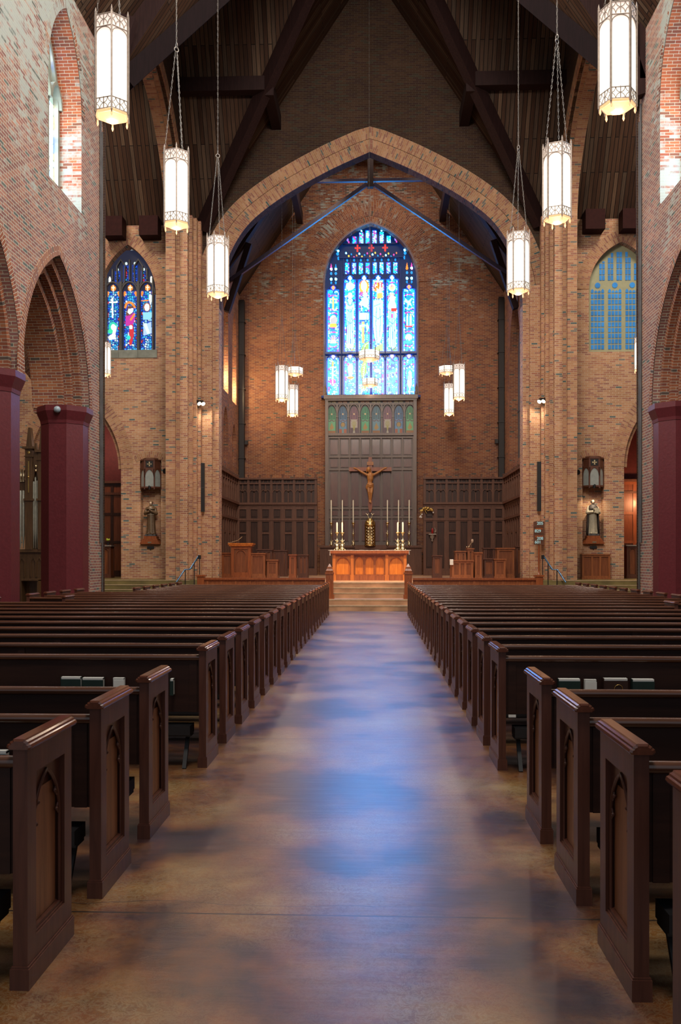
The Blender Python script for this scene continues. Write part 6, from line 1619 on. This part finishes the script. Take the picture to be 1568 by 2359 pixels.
# hymn board
M['num'] = mat_plain('number_cards', (.45,.75,.80), rough=.5, emit=(.3,.6,.65), es=.15, var=.02)
HY = 33.4
t = empty('hymn_board', (X_(1241, HY), HY, ZF), label='wooden hymn number board on a tall stand, showing 205, 829, 208 and 601', cat='hymn board')
zb, zt = Z_(1255, HY)-ZF, Z_(1201, HY)-ZF
mb = MB(); mb.prism([(-.19, zb), (.19, zb), (.2, zt-.03), (.1, zt), (-.1, zt), (-.2, zt-.03)], lambda p: (p[0], -.02, p[1]), lambda p: (p[0], .03, p[1]))
for z in (zb, zb+.41, zb+.66): mb.box(-.18, .18, -.035, -.02, z, z+.012)
bd = mb.build('board', M['oak'], t)
mb = MB(); mb.box(-.13, .13, -.032, -.02, zt-.32, zt-.25); mb.box(-.15, .15, -.032, -.02, zb+.26, zb+.34); mb.build('slips', M['mahog_d'], t)
mb = MB(); mb.tube([(0, .02, zb+.1), (0, .02, .25)], .03, 8); mb.tube([(0, .02, .3), (0, -.02, .12), (0, 0, .03)], [.03, .07, .10], 8); mb.box(-.16, .16, -.12, .14, 0, .05); mb.build('stand', M['mahog_d'], t)
for txt, px, py in (('205', 1243, 1206.5), ('829', 1238, 1224), ('208', 1243, 1241), ('601', 1238, 1249.5)):
    text('number', txt, .155, M['num'], bd, (X_(px, HY)-X_(1241, HY), -.04, Z_(py, HY)-ZF), .003)

# ------------------------------------------------------------------ pipe organ in the left transept
OY = 30.9
t = empty('pipe_organ', (0, OY, 0), label='wooden pipe organ case with silvery pipes and spired towers between the left columns', cat='organ')
ox_ = lambda px: X_(px, OY); oz_ = lambda py: Z_(py, OY)
mb = MB(); mb.box(ox_(-10), ox_(106), .0, .9, 0, oz_(1272)); mb.box(ox_(-10), ox_(100), -.08, .9, oz_(1272), oz_(1265)); mb.box(ox_(58), ox_(98), -.45, 0, oz_(1338), oz_(1334))
mb.box(ox_(58), ox_(60), -.4, 0, 0, oz_(1336)); mb.box(ox_(95), ox_(98), -.4, 0, 0, oz_(1336))
Po = plane((0, 0, 0), (1, 0, 0), (0, 1, 0))
for a in (35, 51, 77, 91): ribbon(mb, Po, [(ox_(a)-.09, oz_(1330)), (ox_(a)-.09, oz_(1295)), (ox_(a), oz_(1284)), (ox_(a)+.09, oz_(1295)), (ox_(a)+.09, oz_(1330))], .03, -.03, .02)
mb.build('case', M['organ'], t)
for px, w, ztop, nm in ((68.5, .13, 981, 'a'), (98, .13, 973, 'b')):
    x = ox_(px); mb = MB()
    zc = oz_(1028 if nm == 'a' else 1036)
    mb.box(x-w, x+w, -.1, .2, oz_(1266), zc); mb.box(x-w-.08, x+w+.08, -.18, .28, zc-.05, zc+.03); mb.box(x-w-.03, x+w+.03, -.13, .23, zc-.33, zc-.29); mb.box(x-w-.04, x+w+.04, -.15, .25, oz_(1152), oz_(1147))
    mb.prism([(-.11, zc+.03), (.11, zc+.03), (.035, oz_(ztop)), (-.035, oz_(ztop))], lambda p: (x+p[0], -.06, p[1]), lambda p: (x+p[0], .16, p[1]))
    tw = mb.build('tower', M['organ'], t)
    mb = MB()
    if nm == 'a': mb.box(x-.015, x+.015, -.12, -.10, oz_(1133), oz_(1060)); mb.ball((x, -.12, oz_(1097)), .035, 8, 5); mb.ball((x, -.11, oz_(1040)), .055, 10, 6, sy=.3)
    else: mb.lathe([(.05, 0), (.07, .03), (.03, .07), (.06, .14), (.09, .19), (.04, .25), (.04, .30), (.01, .36)], (x, .05, oz_(992)), 10)
    mb.build('gilding', M['gold'], tw)
def pipes(pxs, pyb, tops, r, foot):
    mb = MB()
    for px, tp in zip(pxs, tops):
        mb.lathe([(r*.25, oz_(pyb)), (r, oz_(pyb)+foot), (r, oz_(tp)-.02), (r*.9, oz_(tp))], (ox_(px), -.02, 0), 10)
    mb.build('pipes', M['tin'], t)
pipes([36, 41, 47.5, 54.5], 1263, [1128, 1128, 1128, 1128], .05, .5)
pipes([78, 82, 86, 90], 1263, [1107, 1097, 1105, 1118], .034, .7)
mb = MB(); mb.box(ox_(30), ox_(59), -.03, .1, oz_(1131), oz_(1104)); mb.box(ox_(75), ox_(94), .03, .3, oz_(1266), oz_(1060))
mb.prism([(ox_(76), oz_(1100)), (ox_(82), oz_(1018)), (ox_(86), oz_(1018)), (ox_(95), oz_(1110)), (ox_(91), oz_(1110)), (ox_(84), oz_(1075)), (ox_(77), oz_(1110))], lambda p: (p[0], -.08, p[1]), lambda p: (p[0], 0, p[1])); mb.build('gable', M['organ'], t)
mb = MB()
for px in (44, 49, 55):
    mb.lathe([(.05, 0), (.05, .16), (.065, .2), (.05, .24), (.055, .36), (.075, .42)], (ox_(px), -.05, oz_(1108)), 8)
for z in (1072, 1082): mb.ball((ox_(85), -.1, oz_(z)), .05, 8, 5)
mb.build('cresting', M['brass_p'], t)
# chapel casework glimpsed through the doorways
for s, side in ((-1, 'left'), (1, 'right')):
    Yc = 38.3
    t = empty('oak_cupboard', (s*11.2, Yc, ZF), label='tall dark oak cupboard panelling inside the %s chapel doorway' % side, cat='cupboard', group='chapel cupboards')
    panelled('carcass', 6.6, .25, 4.05, M['stall' if s > 0 else 'oak_p'], 8, 3, False, .12, t, plinth=.15)
    mb = MB(); mb.box(-3.35, 3.35, -.08, .26, 4.05, 4.15); mb.box(-3.3, 3.3, -.03, .26, 3.55, 3.65); mb.build('cornice', M['oak'], t)
    cx = X_(237, 36) if s < 0 else X_(1462, 36)
    t = empty('low_cabinet', (cx, 35.8, ZF), label='low dark cabinet with a pale top inside the %s chapel doorway' % side, cat='cabinet', group='chapel cabinets')
    panelled('carcass', .75, .5, 1.28, M['stall_d'], 2, 1, True, .07, t)
    mb = MB(); mb.box(-.42, .42, -.06, .56, 1.28, 1.33); mb.build('pale_top', M['linen' if 0 else 'lant'], t)
for px, w in ((232, 'left one beside the wall edge'), (248, 'right one in full view')):
    t = empty('flower_pot', (X_(px, 36), 36.05, ZF+1.33), label='tiny pot of yellow green flowers on the left cabinet, %s' % w, cat='flowers', group='flower pots on the chapel cabinet')
    mb = MB(); mb.lathe([(.05, 0), (.07, .12)], n=8); mb.build('pot', M['black'], t)
    mb = MB(); rr = random.Random(px)
    for k in range(9): mb.ball(((rr.random()-.5)*.12, (rr.random()-.5)*.12, .16+rr.random()*.1), .035, 6, 4)
    mb.build('blooms', M['leaf'], t)
mb = MB(); mb.ball((0, 0, 0), .085, 12, 8); tag(mb.build('dome_camera', mat_plain('pale_dome', (.25,.32,.38), rough=.3), None, (X_(130, 21.3), 21.35, Z_(938, 21.3))), 'small pale round dome on top of the end column of the left arcade', 'dome')

# ------------------------------------------------------------------ lights
def light(kind, name, loc, energy, col, size=.1, rot=None, **k):
    l = bpy.data.lights.new(name, kind); l.energy = energy*(1 if kind == 'SPOT' else 2.2); l.color = col
    if kind == 'AREA': l.size = size
    else: l.shadow_soft_size = size
    for a, b2 in k.items(): setattr(l, a, b2)
    o = bpy.data.objects.new(name, l); C.objects.link(o); o.location = loc
    if rot: o.rotation_euler = rot
    return o
WARM = (1, .80, .58)
for x, y, z, kind in LAMPS:
    e = {'nave': 8, 'chancel': 14, 'drum': 6}[kind]
    light('POINT', 'lantern_light', (x, y, z-.20), e, WARM, .12)
for y, e, a in ((1, 520, 42), (8, 560, 42), (15, 620, 42), (22.5, 640, 4)): light('AREA', 'nave_fill', (0, y, 16.8 if y < 20 else 22.8), e, (1, .88, .76), 4, rot=(math.radians(a), 0, 0))  # added soft fill lights above the view, no fixtures there
light('AREA', 'chancel_fill', (0, 39.5, 21), 220, (1, .85, .72), 2.5)  # added fill light, out of view above the arch
for s, e in ((-1, 2600), (1, 1000)):
    light('SPOT', 'chancel_fill_spot', (s*1.6, 36.6, 20.6), e, (1, .76, .5), .3, rot=(math.atan2(math.hypot(2.4, 7.4), 11.4), 0, s*-math.atan2(2.4, 7.4)), spot_size=.75, spot_blend=1)  # added spots hidden above the arch, warming the wall near the lanterns
light('SPOT', 'altar_fill_spot', (-2.5, 27, 13), 5600, (1, .78, .5), .2, rot=(math.radians(26), 0, math.radians(-27)), spot_size=.55, spot_blend=.8)  # this pair of spots is added in mid-air to brighten the altar
light('SPOT', 'altar_fill_spot', (2.5, 27, 13), 5600, (1, .78, .5), .2, rot=(math.radians(26), 0, math.radians(27)), spot_size=.55, spot_blend=.8)
for s in (-1, 1):
    light('SPOT', 'pier_spot', (s*-0+X_(458 if s < 0 else 1252, 33.8)-s*.12, 33.5, Z_(930, 33.8)), 55, (1, .82, .6), .04, rot=(math.radians(38), 0, s*math.radians(60)), spot_size=2.2, spot_blend=.6)
light('SPOT', 'niche_spot', (8.50, YE-.30, Z_(1130, YE)), 60, (1, .8, .55), .03, rot=(math.radians(14), 0, 0), spot_size=1.9, spot_blend=.7)
light('SPOT', 'niche_spot', (-8.50, YE-.38, Z_(1130, YE)), 14, (1, .85, .65), .03, rot=(math.radians(14), 0, 0), spot_size=1.9, spot_blend=.7)
light('POINT', 'recess_lamp', (-6.75, 40.0, 9.8), 110, (1, .78, .42), .1)
light('POINT', 'recess_lamp', (-6.75, 42.4, 9.7), 110, (1, .74, .38), .1)
light('POINT', 'chapel_lamp', (11.5, 37.0, 4.0), 60, (1, .45, .2), .15)
light('POINT', 'chapel_lamp', (-11.5, 37.0, 6.5), 40, (1, .6, .45), .15)
for s in (-1, 1): light('AREA', 'transept_fill', (s*11, 28.5, 19), 400, (1, .84, .68), 3)  # added overhead fill to brighten the transepts and the organ
light('POINT', 'aisle_lamp', (-10.5, 20.0, 7.5), 60, WARM, .15)
light('POINT', 'aisle_lamp', (10.5, 20.0, 7.5), 60, WARM, .15)
w = bpy.data.worlds.new('world'); bpy.context.scene.world = w; w.use_nodes = True
w.node_tree.nodes['Background'].inputs[0].default_value = (.80, .90, 1, 1); w.node_tree.nodes['Background'].inputs[1].default_value = .4

# ------------------------------------------------------------------ camera
cam = bpy.data.cameras.new('camera'); co = bpy.data.objects.new('camera', cam); C.objects.link(co)
co.location = (.174, 0, 1.6); co.rotation_euler = (PI/2, 0, math.atan(78/2055))
cam.sensor_fit = 'VERTICAL'; cam.sensor_height = 36; cam.lens = 36*2055/2359
cam.shift_y = (1286-1179.5)/2359; cam.clip_end = 200
sc = bpy.context.scene; sc.camera = co
sc.view_settings.view_transform = 'Standard'; sc.view_settings.look = 'None'; sc.view_settings.exposure = 0
sc.cycles.max_bounces = 6; sc.cycles.diffuse_bounces = 3; sc.cycles.glossy_bounces = 3; sc.cycles.transmission_bounces = 2
sc.cycles.sample_clamp_indirect = 4; sc.cycles.use_denoising = True; sc.cycles.caustics_reflective = False; sc.cycles.caustics_refractive = False
sc.cycles.use_adaptive_sampling = True; sc.cycles.adaptive_threshold = .02
